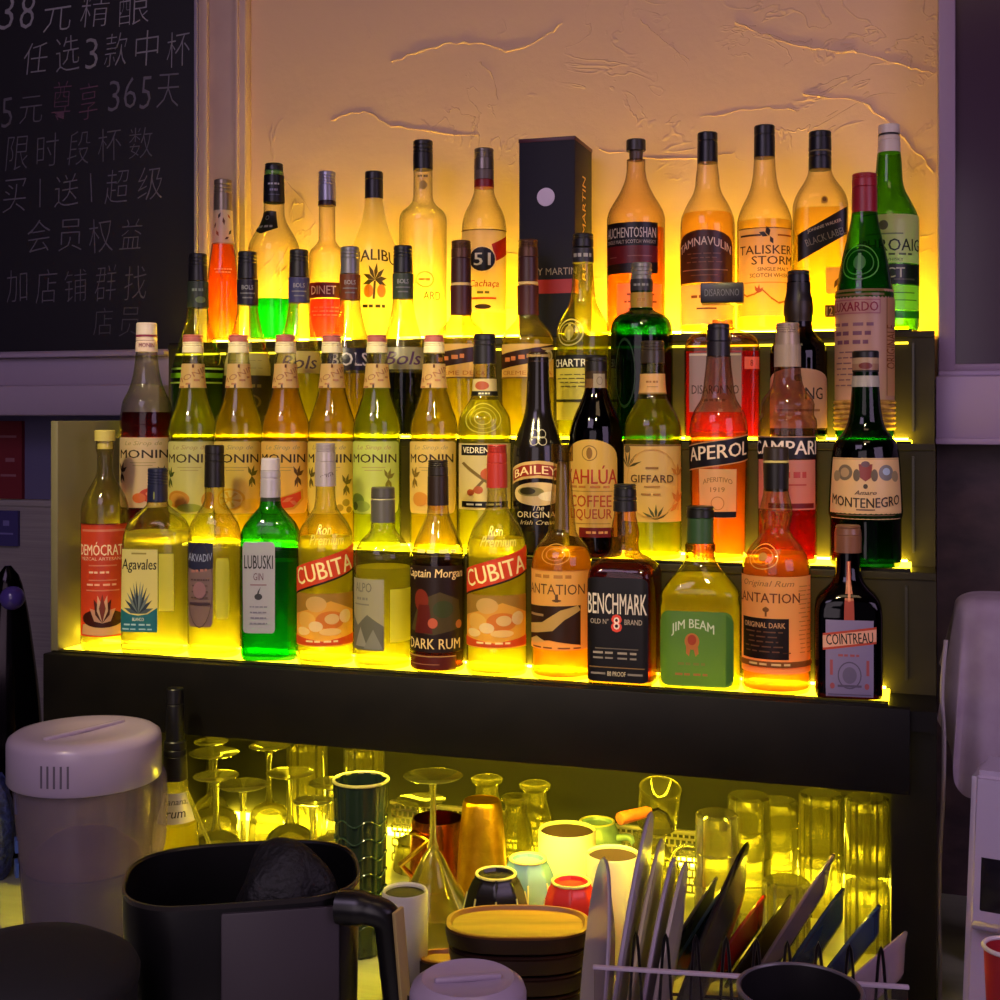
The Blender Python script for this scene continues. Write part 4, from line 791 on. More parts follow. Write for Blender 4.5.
def cubita(xc, capc, w, dy, label, metal):
    b = Bottle('rum_bottle', 1, xc, [(486 + dy, 19), (498 + dy, 20), (507 + dy, 23), (513 + dy, 30), (519 + dy, 39), (525 + dy, 46.5), (532 + dy, 52.5), (540 + dy, w - 3), (548 + dy, w - .5), (556 + dy, w - 1), (640 + dy, w - 1), (648 + dy, w)], label, group='white rum bottles with slanted red bands', glass='f8f5c8', edge=.45, fill=536 + dy, liq='f4f080', refr=.45, scat=.35)
    b.cap(443 + dy, 461 + dy, 19.5, 20.5, capc, ribs=5, metal=metal, rough=.3); b.cap(461 + dy, 486 + dy, 20.8, 21.3, capc, name='cap_skirt', ribs=0, metal=metal, rough=.35)
    if metal: b.label(-40, 60, 462 + dy, 484 + dy, None, [P([(0, .62), (1, .2), (1, .62), (0, 1)], '5a1c1c'), T('CUBITA', .5, .6, .8, .2, '2a1010', rot=20)], off=.0012, name='cap_print')
    b.label(-38, 44, 520 + dy, 545 + dy, None, [T('Ron', .42, .3, .4, .4, 'd8d060', sh=.3), T('Premium', .5, .7, .9, .4, 'd8d060', sh=.3)], name='script_print')
    b.label(-84, 74, 542 + dy, 592 + dy, 'e2492a', [T('CUBITA', .5, .5, .86, .34, 'f4e2a0', rot=14, wt=.016), P([(0, .98), (1, .48), (1, .52), (0, 1.02)], '2a1c10')], shape=sh_para(.5, .5), tr=.4, name='band_label', text='slanted red band')
    b.label(-80, 70, 590 + dy, 642 + dy, 'ecae48', [P([(0, 0), (1, 0), (1, .35), (.6, .14), (.3, .3), (0, .42)], 'b08a38'), EL(.4, .2, .3, .3, 'e8c070'), EL(.25, .5, .3, .3, 'f0c860'), EL(.6, .5, .4, .34, 'e08a30'), EL(.62, .48, .2, .2, 'f2d890'), EL(.82, .44, .2, .26, 'f4e0a0'), EL(.4, .62, .2, .2, 'f8e8b0'), EL(.2, .72, .24, .16, 'fae8a0'), EL(.6, .72, .3, .14, 'f6dc90'), P([(0, .8), (.5, .9), (1, .78), (1, .97), (0, .98)], 'd85a24'), T('WHITE RUM', .5, .9, .5, .06, 'f4d890')], tr=.45, name='picture_label')
    return b
cubita(325.5, 'b0a4ac', 57.5, 0, 'rum bottle with a slanted red band and silver cap, right of the green gin', .4)
cubita(497, '9a2a22', 61, 1.5, 'rum bottle with a slanted red band and dark red cap', 0)
b = Bottle('vodka_bottle', 1, 383, [(521, 23.5), (528, 24.5), (533, 30), (538, 40), (544, 49), (550, 54.5), (556, 57.5), (564, 57), (650, 57)], 'clear bottle with a short silver cap and a small grey label', group=G1, glass='f6f5c4', edge=.45, fill=566, liq='e6e48c', refr=.45, scat=.3)
b.cap(487, 498, 23.5, 24, '55524e', ribs=0, metal=.5); b.cap(499, 522, 24.3, 24.3, '66635f', name='cap_skirt', ribs=0, metal=.5); b.cap(498, 499.2, 23, 23, 'd8d0a0', name='cap_line', ribs=0)
b.label(-84, 2, 576, 646, '9a9480', [T('ALPO', .46, .12, .5, .13, '6a665c'), T('VODKA', .45, .28, .4, .06, '7a766c'), R(.4, .36, .5, .02, '7a766c'), P([(0, .46), (.3, .66), (.6, .5), (1, .66), (1, 1), (0, 1)], '6a685c'), P([(.2, .95), (.4, .68), (.6, .95)], '9a9688'), P([(.5, .98), (.75, .7), (.98, .98)], '8a887c')], tr=.25, text='small grey label')
b.label(14, 82, 586, 638, 'f4ee4a', [], tr=.6, name='lit_back_label')  # another white label back with the yellow backlight in its colour
b = Bottle('rum_bottle', 1, 438, [(504, 20.5), (512, 22), (519, 26), (526, 32.5), (534, 40), (542, 46.5), (550, 51.5), (558, 54), (566, 54.5), (650, 54.5)], 'dark rum bottle with a brown pictorial label and black cap', group=G1, glass='f4ecc0', edge=.5, fill=560, liq='501c10', refr=.4, scat=.15)
b.cap(460, 475, 20, 20.5, '1d1612', ribs=3); b.cap(475, 505, 20.8, 21.5, '221611', name='cap_skirt', ribs=0)
b.label(-60, 60, 545, 553, None, [T('CAPTAIN', .5, .5, .9, .7, 'e0dc80')], name='embossed_print')
b.label(-84, 62, 563, 648, '241510', [T('Captain Morgan', .5, .1, .96, .13, 'e8c890', wt=.014, sh=.1), P([(.1, .75), (.3, .4), (.6, .3), (.9, .4), (.95, .72), (.5, .8)], '4a3c20'), EL(.32, .4, .24, .26, '7a2a1c'), P([(.2, .78), (.28, .45), (.45, .45), (.5, .78)], '5c1c16'), EL(.65, .5, .3, .2, '3a4020'), EL(.5, .66, .14, .12, 'c05a40'), EL(.9, .68, .12, .1, 'b86a38'), T('DARK RUM', .5, .9, .84, .12, 'e0c080', wt=.012)], shape=sh_round(.02), tr=.2, text='brown pictorial label')
b.label(-84, 40, 651, 676, '5a1c14', [R(.5, .06, 1, .08, 'b88a50'), R(.4, .6, .6, .06, 'a86a48')], tr=.25, name='lower_label')
def plantation(xc, w, top, label, dark):
    d = 0 if not dark else 6
    if not dark: pr = [(452, 19), (462, 17), (470, 17.5), (490, 21), (510, 24.5), (524, 26.5), (532, 29), (538, 37), (544, 47), (550, 54), (557, 59), (566, 61), (650, 61)]
    else: pr = [(488, 24.5), (494, 25.5), (503, 30), (511, 32.5), (520, 30), (527, 27), (533, 29), (539, 38), (546, 50), (553, 59), (561, 65), (570, 67.5), (650, 67.5)]
    b = Bottle('rum_bottle', 1, xc, pr, label, group='amber rum bottles', glass='faf0cc', edge=.5, fill=(548 if not dark else 552), liq='ffc650' if not dark else 'ffb060', refr=.4, scat=.4)
    return b
b = plantation(562, 61, 444, 'amber rum bottle with glass stopper and brown map label, left of the black square bottle', 0)
b.cap(444, 461, 22, 22, None, name='stopper', ribs=0, mat=shellglass('f0dca0', .5)); b.cap(462, 529, 10, 15, '5a4a20', name='pour_tube', ribs=0, rough=.3)
b.label(-48, 20, 541, 562, None, [RING(.5, .5, .9, .95, 'e8b850', .06), RING(.5, .5, .6, .6, 'd8a040', .1)], name='embossed_seal')
b.label(-82, 62, 567, 645, 'f4bc60', [T('Grand Reserve', .45, .08, .6, .07, 'a87030', sh=.3), T('PLANTATION', .38, .24, 1.02, .13, '5a3a1c', wt=.006), R(.5, .35, .04, .1, '6a4a24'), EL(.5, .38, .12, .03, '6a4a24'), P([(.02, .46), (.82, .44), (.82, .94), (.4, .88), (.02, .93)], '3a2414'), P([(.02, .7), (.3, .66), (.55, .5), (.78, .44), (.82, .5), (.6, .62), (.45, .76), (.2, .8), (.02, .82)], 'e8b868'), P([(.02, .9), (.2, .84), (.36, .9), (.1, .95)], 'e8c070'), R(.18, .57, .28, .03, 'b89060'), T('BARBADOS', .5, .975, .8, .03, '7a4a20'), R(.5, .004, 1, .008, 'b87a30')], tr=.45, text='cream label with a brown map')
b = plantation(776, 69, 447, 'amber rum bottle with bulging neck, tall black cap and square black panel label', 1)
b.cap(447, 460, 25, 25.5, '2a2018', ribs=0); b.cap(460, 462.5, 26, 26, 'b8a868', name='cap_ring', ribs=0); b.cap(462.5, 491, 25.5, 24.5, '15110f', name='cap_skirt', ribs=0)
b.label(-56, 6, 541, 567, None, [RING(.5, .5, .95, .95, 'e8c060', .07), RING(.5, .5, .66, .66, 'd8a848', .1), EL(.5, .5, .3, .3, 'd8a848')], name='embossed_seal')
b.label(-80, 78, 573, 668, 'f2b468', [T('Original Rum', .4, .08, .6, .08, 'a8703c', sh=.3), T('PLANTATION', .35, .22, .84, .1, '6a3418', wt=.01), EL(.4, .34, .07, .05, '8a5a28'), R(.4, .36, .02, .1, '8a5a28'), R(.36, .64, .56, .42, '241611'), T('ORIGINAL DARK', .36, .5, .48, .055, 'd8a070', wt=.01)] + FP(.36, .57, .46, 5, '7a5238', .05, .014) + [T('TRINIDAD', .62, .78, .1, .02, '5a3418'), R(.5, .9, 1, .06, '8a5c28'), T('RUM DARK', .45, .9, .5, .035, 'e8c080')] + FP(.84, .1, .2, 16, 'c08848', .045, .01), tr=.4, text='cream label with a square black panel')
b = Bottle('bourbon_bottle', 1, 625, [(510, 21), (516, 22.5), (524, 26), (534, 28.5), (543, 27), (549, 28), (553, 33), (557, 44), (562, 56), (568, 63), (576, 66), (650, 66)], 'square bourbon bottle with a black label and a red number eight', group=G1, glass='f2d2a4', edge=.5, n=7, dr=1, sq=(552, 570), rot=0, fill=566, liq='8a3a12', refr=.4, scat=.25, foot=.97)
b.cap(484, 496, 22.5, 23, '131114', ribs=2); b.cap(496, 511, 23.2, 23.6, '17151a', name='cap_skirt', ribs=1)
b.label(-.97, .9, 574, 676, '141113', [T('BENCHMARK', .5, .25, .96, .2, 'ddd0c4', wt=.012), T('OLD N°', .22, .42, .3, .05, 'b8a898'), T('BRAND', .77, .42, .28, .05, 'b8a898'), T('8', .5, .435, .16, .17, 'e04838', wt=.03), T('8', .5, .435, .1, .12, 'f4dcd0', wt=.0), R(.5, .68, .7, .01, '6a6058'), T('KENTUCKY STRAIGHT', .5, .72, .8, .035, 'a09488'), T('BOURBON WHISKEY', .5, .77, .8, .03, '8a8078'), R(.5, .86, .9, .01, '8a6a40'), T('80 PROOF', .5, .92, .3, .045, 'd8c8a8', wt=.015), R(.2, .92, .24, .02, '8a8078'), R(.8, .92, .24, .02, '8a8078')], shape=sh_round(.05, .03), tr=.1, text='black label with a red eight')
b = Bottle('bourbon_bottle', 1, 700.3, [(542, 27), (548, 29.5), (556, 29), (562, 32), (569, 42), (576, 54), (584, 67), (590, 75), (595, 78), (600, 77), (606, 79.5), (614, 80), (660, 80)], 'wide clear whiskey bottle with a green label and green neck sleeve', group=G1, glass='f6f4b8', edge=.45, n=5, dr=.62, sq=(560, 606), rot=4, fill=574, liq='f0ec70', refr=.4, scat=.4, foot=.97)
b.cap(506, 517, 27, 28, '14140f', ribs=1); b.wrap(517.5, 543, '2c4a2a', 'neck_sleeve', .1) if False else b.cap(517, 543, 26.5, 27, '2f4c2c', name='neck_sleeve', ribs=0)
mb = MB(); [mb.box((-.0009, -b.r(551) - .0006, b.z(559)), (.0009, -b.r(551) + .002, b.z(544)), M=Matrix.Rotation(2 * math.pi * k / 22, 4, 'Z')) for k in range(22)]; mb.build('neck_flutes', shellglass('f0e8a0', .5), b.root)
b.label(-.94, .86, 608, 690, '5c8a38', [T('JIM BEAM', .45, .22, .58, .16, 'd0dcc0', arc=.08, wt=.012), EL(.44, .4, .2, .22, 'd8803c'), EL(.44, .38, .12, .14, 'c04a28'), P([(.36, .46), (.42, .5), (.4, .6), (.36, .56)], 'd8803c'), P([(.46, .5), (.52, .46), (.53, .56), (.49, .6)], 'd8803c'), T('APPLE', .45, .7, .42, .06, '7a7a38'), T('KENTUCKY', .45, .84, .5, .05, 'a86a38'), P([(.9, .03), (1, .12), (1, .9), (.9, .97)], '4a7a30')], shape=sh_round(.14, .1), tr=.35, text='green label')
b = Bottle('orange_liqueur_bottle', 1, 848, [(551, 22), (560, 23), (574, 26), (582, 32), (588, 42), (594, 54), (600, 61), (608, 64), (616, 65), (690, 65)], 'square brown bottle with lilac label and red lettered ribbon, right end of front tier', group=G1, glass='5a2a0c', edge=.4, n=6, dr=.85, sq=(582, 606), rot=6, fill=612, liq='2a0e04', refr=.35, scat=.08, foot=.97)
b.cap(525, 534, 24, 26.5, '6a4434', ribs=1, rough=.3); b.cap(534, 552, 26.5, 26.5, '704838', name='cap_skirt', ribs=0, rough=.3)
b.label(-.16, .14, 560, 634, 'a04030', [R(.5, .5, .3, 1, 'c86a50')], tr=.1, name='ribbon', off=.0006)
b.label(-.7, .7, 616, 697, '8478a0', [P([(-.06, .18), (1.06, .08), (1.06, .3), (-.06, .4)], 'b8402c'), P([(-.06, .21), (1.06, .11), (1.06, .27), (-.06, .37)], 'e0a890'), T('COINTREAU', .5, .24, .98, .14, '1c1014', rot=4, wt=.02), T("L'UNIQUE", .5, .46, .5, .05, 'a05058'), RING(.5, .72, .5, .36, '5a506c', .1), EL(.5, .72, .3, .22, '6a6080'), R(.5, .86, .5, .03, '5a506c'), R(.12, .62, .06, .2, 'a05058'), R(.88, .62, .06, .2, 'a05058'), EL(.14, .86, .1, .08, 'a05058'), EL(.86, .86, .1, .08, 'a05058'), R(.5, .97, .9, .012, '5a506c')], tr=.1, off=.001, text='lilac label with red ribbon')
# ================================================================= lower bay and counter
GL = clearglass('f6f4d8', .3)
def thin(prof, th=.0013):
    """outer profile [(r, z)...] from the closed end to the open rim -> closed wall outline with an inside"""
    out = list(prof); inn = []
    for r, z in reversed(prof): inn.append((max(.0004, r - th), z))
    return out + inn
def base(px, D):
    p = atD(px, HOR, D); return Vector((p.x, p.y, CTR + .0005)), F / D
def ht(py, D): return CAMZ + (HOR - py) / F * D - CTR          # height above the counter
def facing(p):
    v = CAM - Vector(p); return math.atan2(v.x, -v.y)
# ---- inverted stemmed glasses
def stem_glass(px, fy, fw, D, bowl, bh, label, name='wine_glass', shape='round', group='upturned stemmed glasses'):
    p, s = base(px, D); H = ht(fy, D); r = empty(name, p, facing(p)); tag(r, label, name.replace('_', ' '), group)
    rf = fw / 2 / s; rb = bowl / 2 / s; Hb = H * bh
    mb = MB(); mb.lathe([(rf * .2, H), (rf * .9, H), (rf, H - .0012), (rf * .95, H - .0026), (rf * .4, H - .005), (.006, H - .012), (.0042, H - .03), (.004, Hb + .02), (.006, Hb + .006), (.008, Hb - .001), (.002, Hb - .001)], 36)
    mb.build('foot_and_stem', GL, r)
    if shape == 'round': q = [(.005, Hb), (rb * .45, Hb - .006), (rb * .75, Hb * .82), (rb * .95, Hb * .6), (rb, Hb * .42), (rb * .95, Hb * .2), (rb * .84, .0)]
    elif shape == 'cone': q = [(.004, Hb), (.012, Hb - .012), (rb * .55, Hb * .45), (rb, 0)]
    elif shape == 'coupe': q = [(.005, Hb), (rb * .5, Hb - .008), (rb * .85, Hb * .6), (rb, Hb * .3), (rb, 0)]
    else: q = [(.005, Hb), (rb * .6, Hb - .006), (rb * .85, Hb * .8), (rb * .92, Hb * .5), (rb, 0)]
    f = pchip([-z for _, z in q], [a for a, _ in q])
    zz = [Hb - Hb * i / 20 for i in range(21)]
    mb = MB(); mb.lathe(thin([(f(-z), z) for z in zz], .0012), 40); mb.build('bowl', GL, r)
    return r
stem_glass(211, 741, 34, 2.19, 38, .45, 'upturned wine glass at the far left of the lower bay, its foot highest')
stem_glass(214, 752, 50, 2.07, 54, .5, 'upturned wine glass with wide foot below the far left glass', shape='tulip')
stem_glass(216, 775, 46, 1.965, 60, .5, 'upturned goblet with a round bowl beside the tall dark pourer bottle')
stem_glass(269, 745, 40, 2.08, 44, .5, 'upturned wine glass standing before the left ribbed tumbler', shape='tulip')
stem_glass(290, 772, 48, 1.99, 56, .52, 'upturned goblet with a cut round bowl, left of the small upturned glasses')
stem_glass(243, 784, 50, 1.89, 56, .42, 'upturned coupe glass in front of the round goblets', shape='coupe')
stem_glass(331, 782, 46, 1.91, 46, .55, 'upturned wine glass just left of the dark ribbed tumbler', shape='tulip')
stem_glass(313, 800, 40, 1.79, 42, .62, 'short upturned stem glass behind the black crumpled cloth', shape='tulip')
stem_glass(421, 799, 50, 2.04, 56, .5, 'upturned wine glass behind the martini glass', shape='tulip')
MST = stem_glass(433, 775, 60, 1.775, 82, .46, 'large upturned martini glass with a flaring cone bowl', 'martini_glass', 'cone')
mz = ht(907, 1.78); MST.location.z += mz        # the martini glass stands on a low upturned dish
for ch in MST.children:
    for v in ch.data.vertices: v.co.z *= (ht(775, 1.78) - mz) / ht(775, 1.78)
p, s = base(433, 1.78); r = empty('glass_dish', p); tag(r, 'low upturned clear dish under the martini glass', 'dish')
mb = MB(); mb.lathe(thin([(.001, mz - .001), (36 / s, mz - .001), (39 / s, mz - .006), (40 / s, 0)], .003), 40); mb.build('dish_wall', GL, r)
# ---- tumblers
def tumbler(px, ty, w, D, label, name='tumbler', wt=None, wb=None, ribs=0, amp=.0013, mat=None, th=.0018, z0=0, group='clear tumblers', up=False, stack_z=None, rim=True, H=None, thick=.006):
    p, s = base(px, D); z0 = 0 if stack_z is None else stack_z
    H = ht(ty, D) - z0 if H is None else H
    r = empty(name, p + Vector((0, 0, z0)), facing(p)); tag(r, label, name.replace('_', ' '), group)
    rt = (wt or w) / 2 / s; rb = (wb or w) / 2 / s
    def mod(rr, z, a):
        k = rr + (amp * math.cos(ribs * a) if ribs and rr > rt * .6 else 0); return k * math.sin(a), -k * math.cos(a)
    if up: outl = [(rb * .9, 0), (rb, .003)] + [(rb + (rt - rb) * i / 8, .003 + (H - .003) * i / 8) for i in range(1, 9)] + [(rt - th, H)] + [(rb + (rt - rb) * i / 8 - th, .003 + (H - .003) * i / 8) for i in range(7, 0, -1)] + [(rb - th - .001, thick), (.001, thick)]
    else: outl = [(rt * .88, H), (rt, H - .003)] + [(rt + (rb - rt) * i / 8, (H - .003) * (1 - i / 8)) for i in range(1, 9)] + [(rb - th, 0)] + [(rt + (rb - rt) * i / 8 - th, (H - .003) * (1 - i / 8)) for i in range(7, 0, -1)] + [(rt - th - .001, H - thick - .006), (.001, H - thick - .006)]
    mb = MB(); mb.lathe(outl, 48 if not ribs else max(48, ribs * 4), mod=mod); mb.build('glass_wall', mat or GL, r)
    return r, p, s, H
tumbler(307, 741, 39, 2.15, 'upturned ribbed tumbler behind the goblets', ribs=16)
tumbler(364, 746, 39, 2.00, 'upturned ribbed tumbler behind the dark ribbed cup', ribs=16)
DG = clearglass('5f7a52', .25, 'dark green glass')
r, p, s, H = tumbler(361, 780, 56, 1.72, 'tall dark green ribbed cup with a bright rim', 'ribbed_cup', wt=54, wb=42, ribs=12, amp=.0012, mat=plastic('1d2a20', .12), up=True, group=None)
mb = MB(); mb.tube([(27.2 / s * math.sin(a), 27.2 / s * -math.cos(a), H) for a in [2 * math.pi * k / 40 for k in range(40)]], .0022, 8, closed=True); mb.build('rim', plastic('c8c060', .2), r)
mb = MB()
for k in range(7):
    z = H * (.18 + .1 * k); mb.tube([((24.2 + 2.4 * z / H) / s * math.sin(a), (24.2 + 2.4 * z / H) / s * -math.cos(a), z + .004 * math.sin(6 * a)) for a in [2 * math.pi * j / 60 for j in range(60)]], .0012, 6, closed=True)
mb.build('relief', plastic('26382a', .12), r)
# copper mug with angular handle
COP = noisy('hammered copper', 'b05a2c', 'c8703a', 30, .2, .3, (1, 1, 1), 1.0, bscale=70)
p, s = base(438, 1.94); H = ht(818, 1.94); cm = empty('copper_mug', p, facing(p)); tag(cm, 'shiny copper mug with an angular brass handle behind the martini glass', 'mug')
mb = MB(); R0 = 27 / s; mb.lathe(thin([(.001, .001), (R0 * 1.06, 0), (R0 * 1.08, .004), (R0 * 1.04, H * .5), (R0, H * .92), (R0 * .94, H)], .002), 44); mb.build('mug_body', COP, cm)
mb = MB(); mb.tube([(-R0 * .95, -R0 * .5, H * .86), (-R0 * .3, -R0 * 1.35, H * .84), (-R0 * 1.35, -R0 * 1.2, H * .52), (-R0 * 1.0, -R0 * .6, H * .3)], .0045, 8); mb.build('handle', plastic('d8b04a', .2, 1), cm)
# gold hammered cup, upturned
GLD = noisy('hammered gold', 'c08a1c', 'd8a42c', 40, .36, .25, (1, 1, 1), 1.0, bscale=110)
p, s = base(482, 1.85); H = ht(800, 1.85); gc = empty('gold_cup', p, facing(p)); tag(gc, 'tall gold hammered cup standing upside down', 'cup')
mb = MB(); mb.lathe([(26 / s, 0), (26.5 / s, .003), (25.5 / s, H * .3), (22.5 / s, H * .7), (19.5 / s, H - .006), (18.6 / s, H - .002), (17.6 / s, H), (16.5 / s, H - .0015), (1 / s, H - .0015)], 44); mb.build('cup_body', GLD, gc)
# small clear jars with lips
def jar(px, ty, w, D, label):
    p, s = base(px, D); H = ht(ty, D); r = empty('glass_jar', p, facing(p)); tag(r, label, 'jar', 'small clear lipped jars')
    q = [(.001, .002), (w * .5 / s, 0), (w * .54 / s, .006), (w * .54 / s, H * .5), (w * .48 / s, H * .68), (w * .34 / s, H * .84), (w * .33 / s, H * .92), (w * .45 / s, H * .955), (w * .46 / s, H * .985), (w * .38 / s, H)]
    mb = MB(); mb.lathe(thin(q, .0022), 36); mb.build('jar_wall', GL, r)
jar(487, 777, 34, 1.98, 'clear lipped jar just behind the gold cup'); jar(535, 783, 34, 1.96, 'clear lipped jar standing furthest from the gold cup'); jar(516, 796, 33, 1.915, 'clear lipped jar between gold cup and white mug')
# mugs
def mug(px, ty, w, D, c, label, hang=None, up=True, wb=None, inside='3a2418', logo=None, name='mug', facets=0, handle_c=None, group=None):
    p, s = base(px, D); H = ht(ty, D); r = empty(name, p, facing(p)); tag(r, label, name.replace('_', ' '), group)
    m = plastic(c, .25); rt = w / 2 / s; rb = (wb or w) / 2 / s; th = .0035
    def mod(rr, z, a):
        if facets:
            q = (a % (2 * math.pi / facets)) - math.pi / facets; rr = rr * math.cos(math.pi / facets) / math.cos(q)
        return rr * math.sin(a), -rr * math.cos(a)
    if up:
        mb = MB(); mb.lathe([(rb * .9, 0), (rb, .004), (rb + (rt - rb) * .5 + rt * .02, H * .5), (rt, H - .003), (rt - .0015, H), (rt - th, H - .002), (rb - th, H * .3), (.001, H * .25)], 44, mod=mod); mb.build('mug_body', m, r)
        mb = MB(); mb.lathe([(.001, H * .945), (rt - th - .0003, H * .945), (rt - th - .0003, H * .965), (.001, H * .965)], 36); o = mb.build('dark_inside_disc', plastic(inside, .85), r)  # dark disc near the rim stands in for the mug's shaded inside
    else:
        zs = [0, H * .2, H - 46 / s, H - 34 / s, H - 18 / s, H - 6 / s, H - 4 / s, H]
        ws = [rb * .9, rb * .97, rb, rb * .95, rt + (rb - rt) * .55, rt * 1.06, rt * .98, rt * .95]
        mb = MB(); mb.lathe([(a, z) for a, z in zip(ws, zs)] + [(rt * .8, H), (rt * .74, H - .004), (.001, H - .004)], 48, mod=mod); mb.build('cup_body', m, r)
        mb = MB(); mb.tube([(rt * .88 * math.sin(a), -rt * .88 * math.cos(a), H) for a in [2 * math.pi * k / 36 for k in range(36)]], .0019, 8, closed=True); mb.build('foot_ring', plastic('e0d880', .3), r)
        if facets:
            mb = MB()
            for k in range(facets):
                a = 2 * math.pi * k / facets
                mb.tube([(*mod(w_, z, a), z) for w_, z in zip(ws[:5], zs[:5])], .0011, 6)
            mb.build('facet_edges', plastic(handle_c or 'e8e088', .3), r)
    if hang is not None:
        a = math.radians(hang); ca, sa = math.cos(a), math.sin(a); rr = (rt + rb) / 2
        mb = MB(); mb.tube(catmull([(ca * (rr - .002), sa * (rr - .002), H * .82), (ca * (rr + .02), sa * (rr + .02), H * .84), (ca * (rr + .03), sa * (rr + .03), H * .55), (ca * (rr + .02), sa * (rr + .02), H * .28), (ca * (rr - .002), sa * (rr - .002), H * .22)], 6), .0052, 10); mb.build('handle', m, r)
    if logo:
        mb = MB(); vs, fs = text2d(logo[0], .0, 0); ro = (rt + rb) / 2 + rt * .022
        out = [((math.sin(logo[1] + x * logo[2]) * ro), -math.cos(logo[1] + x * logo[2]) * ro, H * logo[3] + y * logo[4]) for x, y in vs]; mb.add(out, fs); mb.build('print', plastic('2a3a2a', .5), r, smooth=False)
    return r
mug(567, 829, 58, 1.80, 'e6dca8', 'large cream mug with small mountain print, open side up', wb=54, logo=('AIA', -.05, .8, .64, .016))
mug(597, 822, 38, 1.93, '8fb0a4', 'pale teal mug upside down behind the large cream mug', up=False, wb=58, hang=-25, name='teal_mug')
mug(613, 853, 54, 1.69, 'e6dca8', 'cream mug behind the white plates, open side up', wb=52)
mug(528, 859, 40, 1.70, '7fa9a8', 'teal faceted cup upside down between black and red cups', up=False, wb=62, facets=8, name='teal_cup', group=None)
mug(496, 874, 44, 1.62, '181412', 'black faceted cup upside down behind the wooden trays', up=False, wb=68, facets=8, name='faceted_cup')
mug(571, 882, 42, 1.60, 'd8342c', 'red faceted cup upside down behind the wooden trays', up=False, wb=60, facets=8, name='faceted_cup')
mug(405, 890, 46, 1.575, 'd9d2cc', 'white straight mug beside the black pot handle', wb=44, inside='17100c', hang=-115, name='white_mug')
# perforated basket wall along the back of the mugs
def lattice(px0, px1, ytop, label):
    D = 1.90; a, b = atD(px0, ytop, D), atD(px1, ytop, D); Y = .245
    a, b = atY(px0, ytop, Y)[0], atY(px1, ytop + (px1 - px0) * .06, Y)[0]; zt = a.z
    r = empty('plastic_basket', ((a.x + b.x) / 2, Y, CTR + .0005)); tag(r, label, 'basket')
    W = b.x - a.x; H = zt - CTR - .0005; c0 = 0.006; rows, cols_ = 8, int(W / .0085)
    mb = MB(); dx = W / cols_; dz = H / rows
    for i in range(rows + 1): mb.box((-W / 2, 0, min(H - .003, i * dz)), (W / 2, .0016, min(H, i * dz + .003)))
    for i in range(rows):
        for j in range(cols_ + 1):
            x = -W / 2 + (j + (.5 if i % 2 else 0)) * dx
            if x < W / 2: mb.box((x - .0012, 0, i * dz + .002), (x + .0012, .0016, (i + 1) * dz + .001))
    mb.build('lattice_wall', plastic('b8b090', .4), r, smooth=False)
    mb = MB(); mb.box((-W / 2 - .003, -.003, H - .001), (W / 2 + .003, .0045, H + .004), bev=.001); mb.build('basket_rim', plastic('c0b898', .4), r)
lattice(392, 548, 803, 'pale perforated plastic basket behind the martini glass and gold cup')
lattice(612, 704, 826, 'pale perforated plastic basket behind the tilted glass')
# tilted glass, wooden handle, carafe
def placed(name, label, cat, P0, rot, group=None):
    r = empty(name, P0); r.rotation_euler = rot; tag(r, label, cat, group); return r
p, s = base(650, 1.84); hz = ht(835, 1.84)
cr = placed('glass_carafe', 'round clear carafe under the tilted glass', 'carafe', p, (0, 0, facing(p)))
q = [(.001, .002), (22 / s, 0), (30 / s, .01), (33 / s, hz * .35), (30 / s, hz * .6), (20 / s, hz * .82), (15 / s, hz * .9), (17 / s, hz)]
mb = MB(); mb.lathe(thin(q, .002), 40); mb.build('carafe_wall', GL, cr)
tb = atD(657, 822, 1.82)
tg = placed('tumbler', 'clear tumbler tipped over the carafe mouth', 'tumbler', tb + Vector((0, 0, -.004)), (math.radians(16), math.radians(8), 0), 'clear tumblers')
mb = MB(); R0 = 20 / 725; H = 46 / 725 * .92; mb.lathe([(R0 * .88, 0), (R0, .003), (R0 * 1.03, H), (R0 * .97, H), (R0 * .93, .012), (.001, .010)], 40); mb.build('glass_wall', GL, tg)
mb = MB(); mb.tube([(R0 * math.sin(t), -R0 * math.cos(t), H) for t in [2 * math.pi * k / 36 for k in range(36)]], .0016, 8, closed=True); mb.build('rim', GL, tg)
wa, wb_ = atD(619, 819, 1.74), atD(650, 811, 1.77)
wh = empty('corkscrew', wa); tag(wh, 'corkscrew with an orange wooden grip lying across the carafe mouth', 'corkscrew')
mb = MB(); d = wb_ - wa; mb.tube([d * 0, d * .02, d * .1, d * .5, d * .9, d], [.006, .0082, .0088, .008, .0072, .005], 16); mb.build('grip', noisy('orange wood', 'b8582a', 'd07038', 20, .4), wh)
mb = MB(); mb.tube([d, d * 1.25, d * 1.55 + Vector((0, 0, -.01)), d * 1.7 + Vector((0, .01, -.035))], .0022, 8); mb.build('shank', plastic('8a8478', .25, 1), wh)
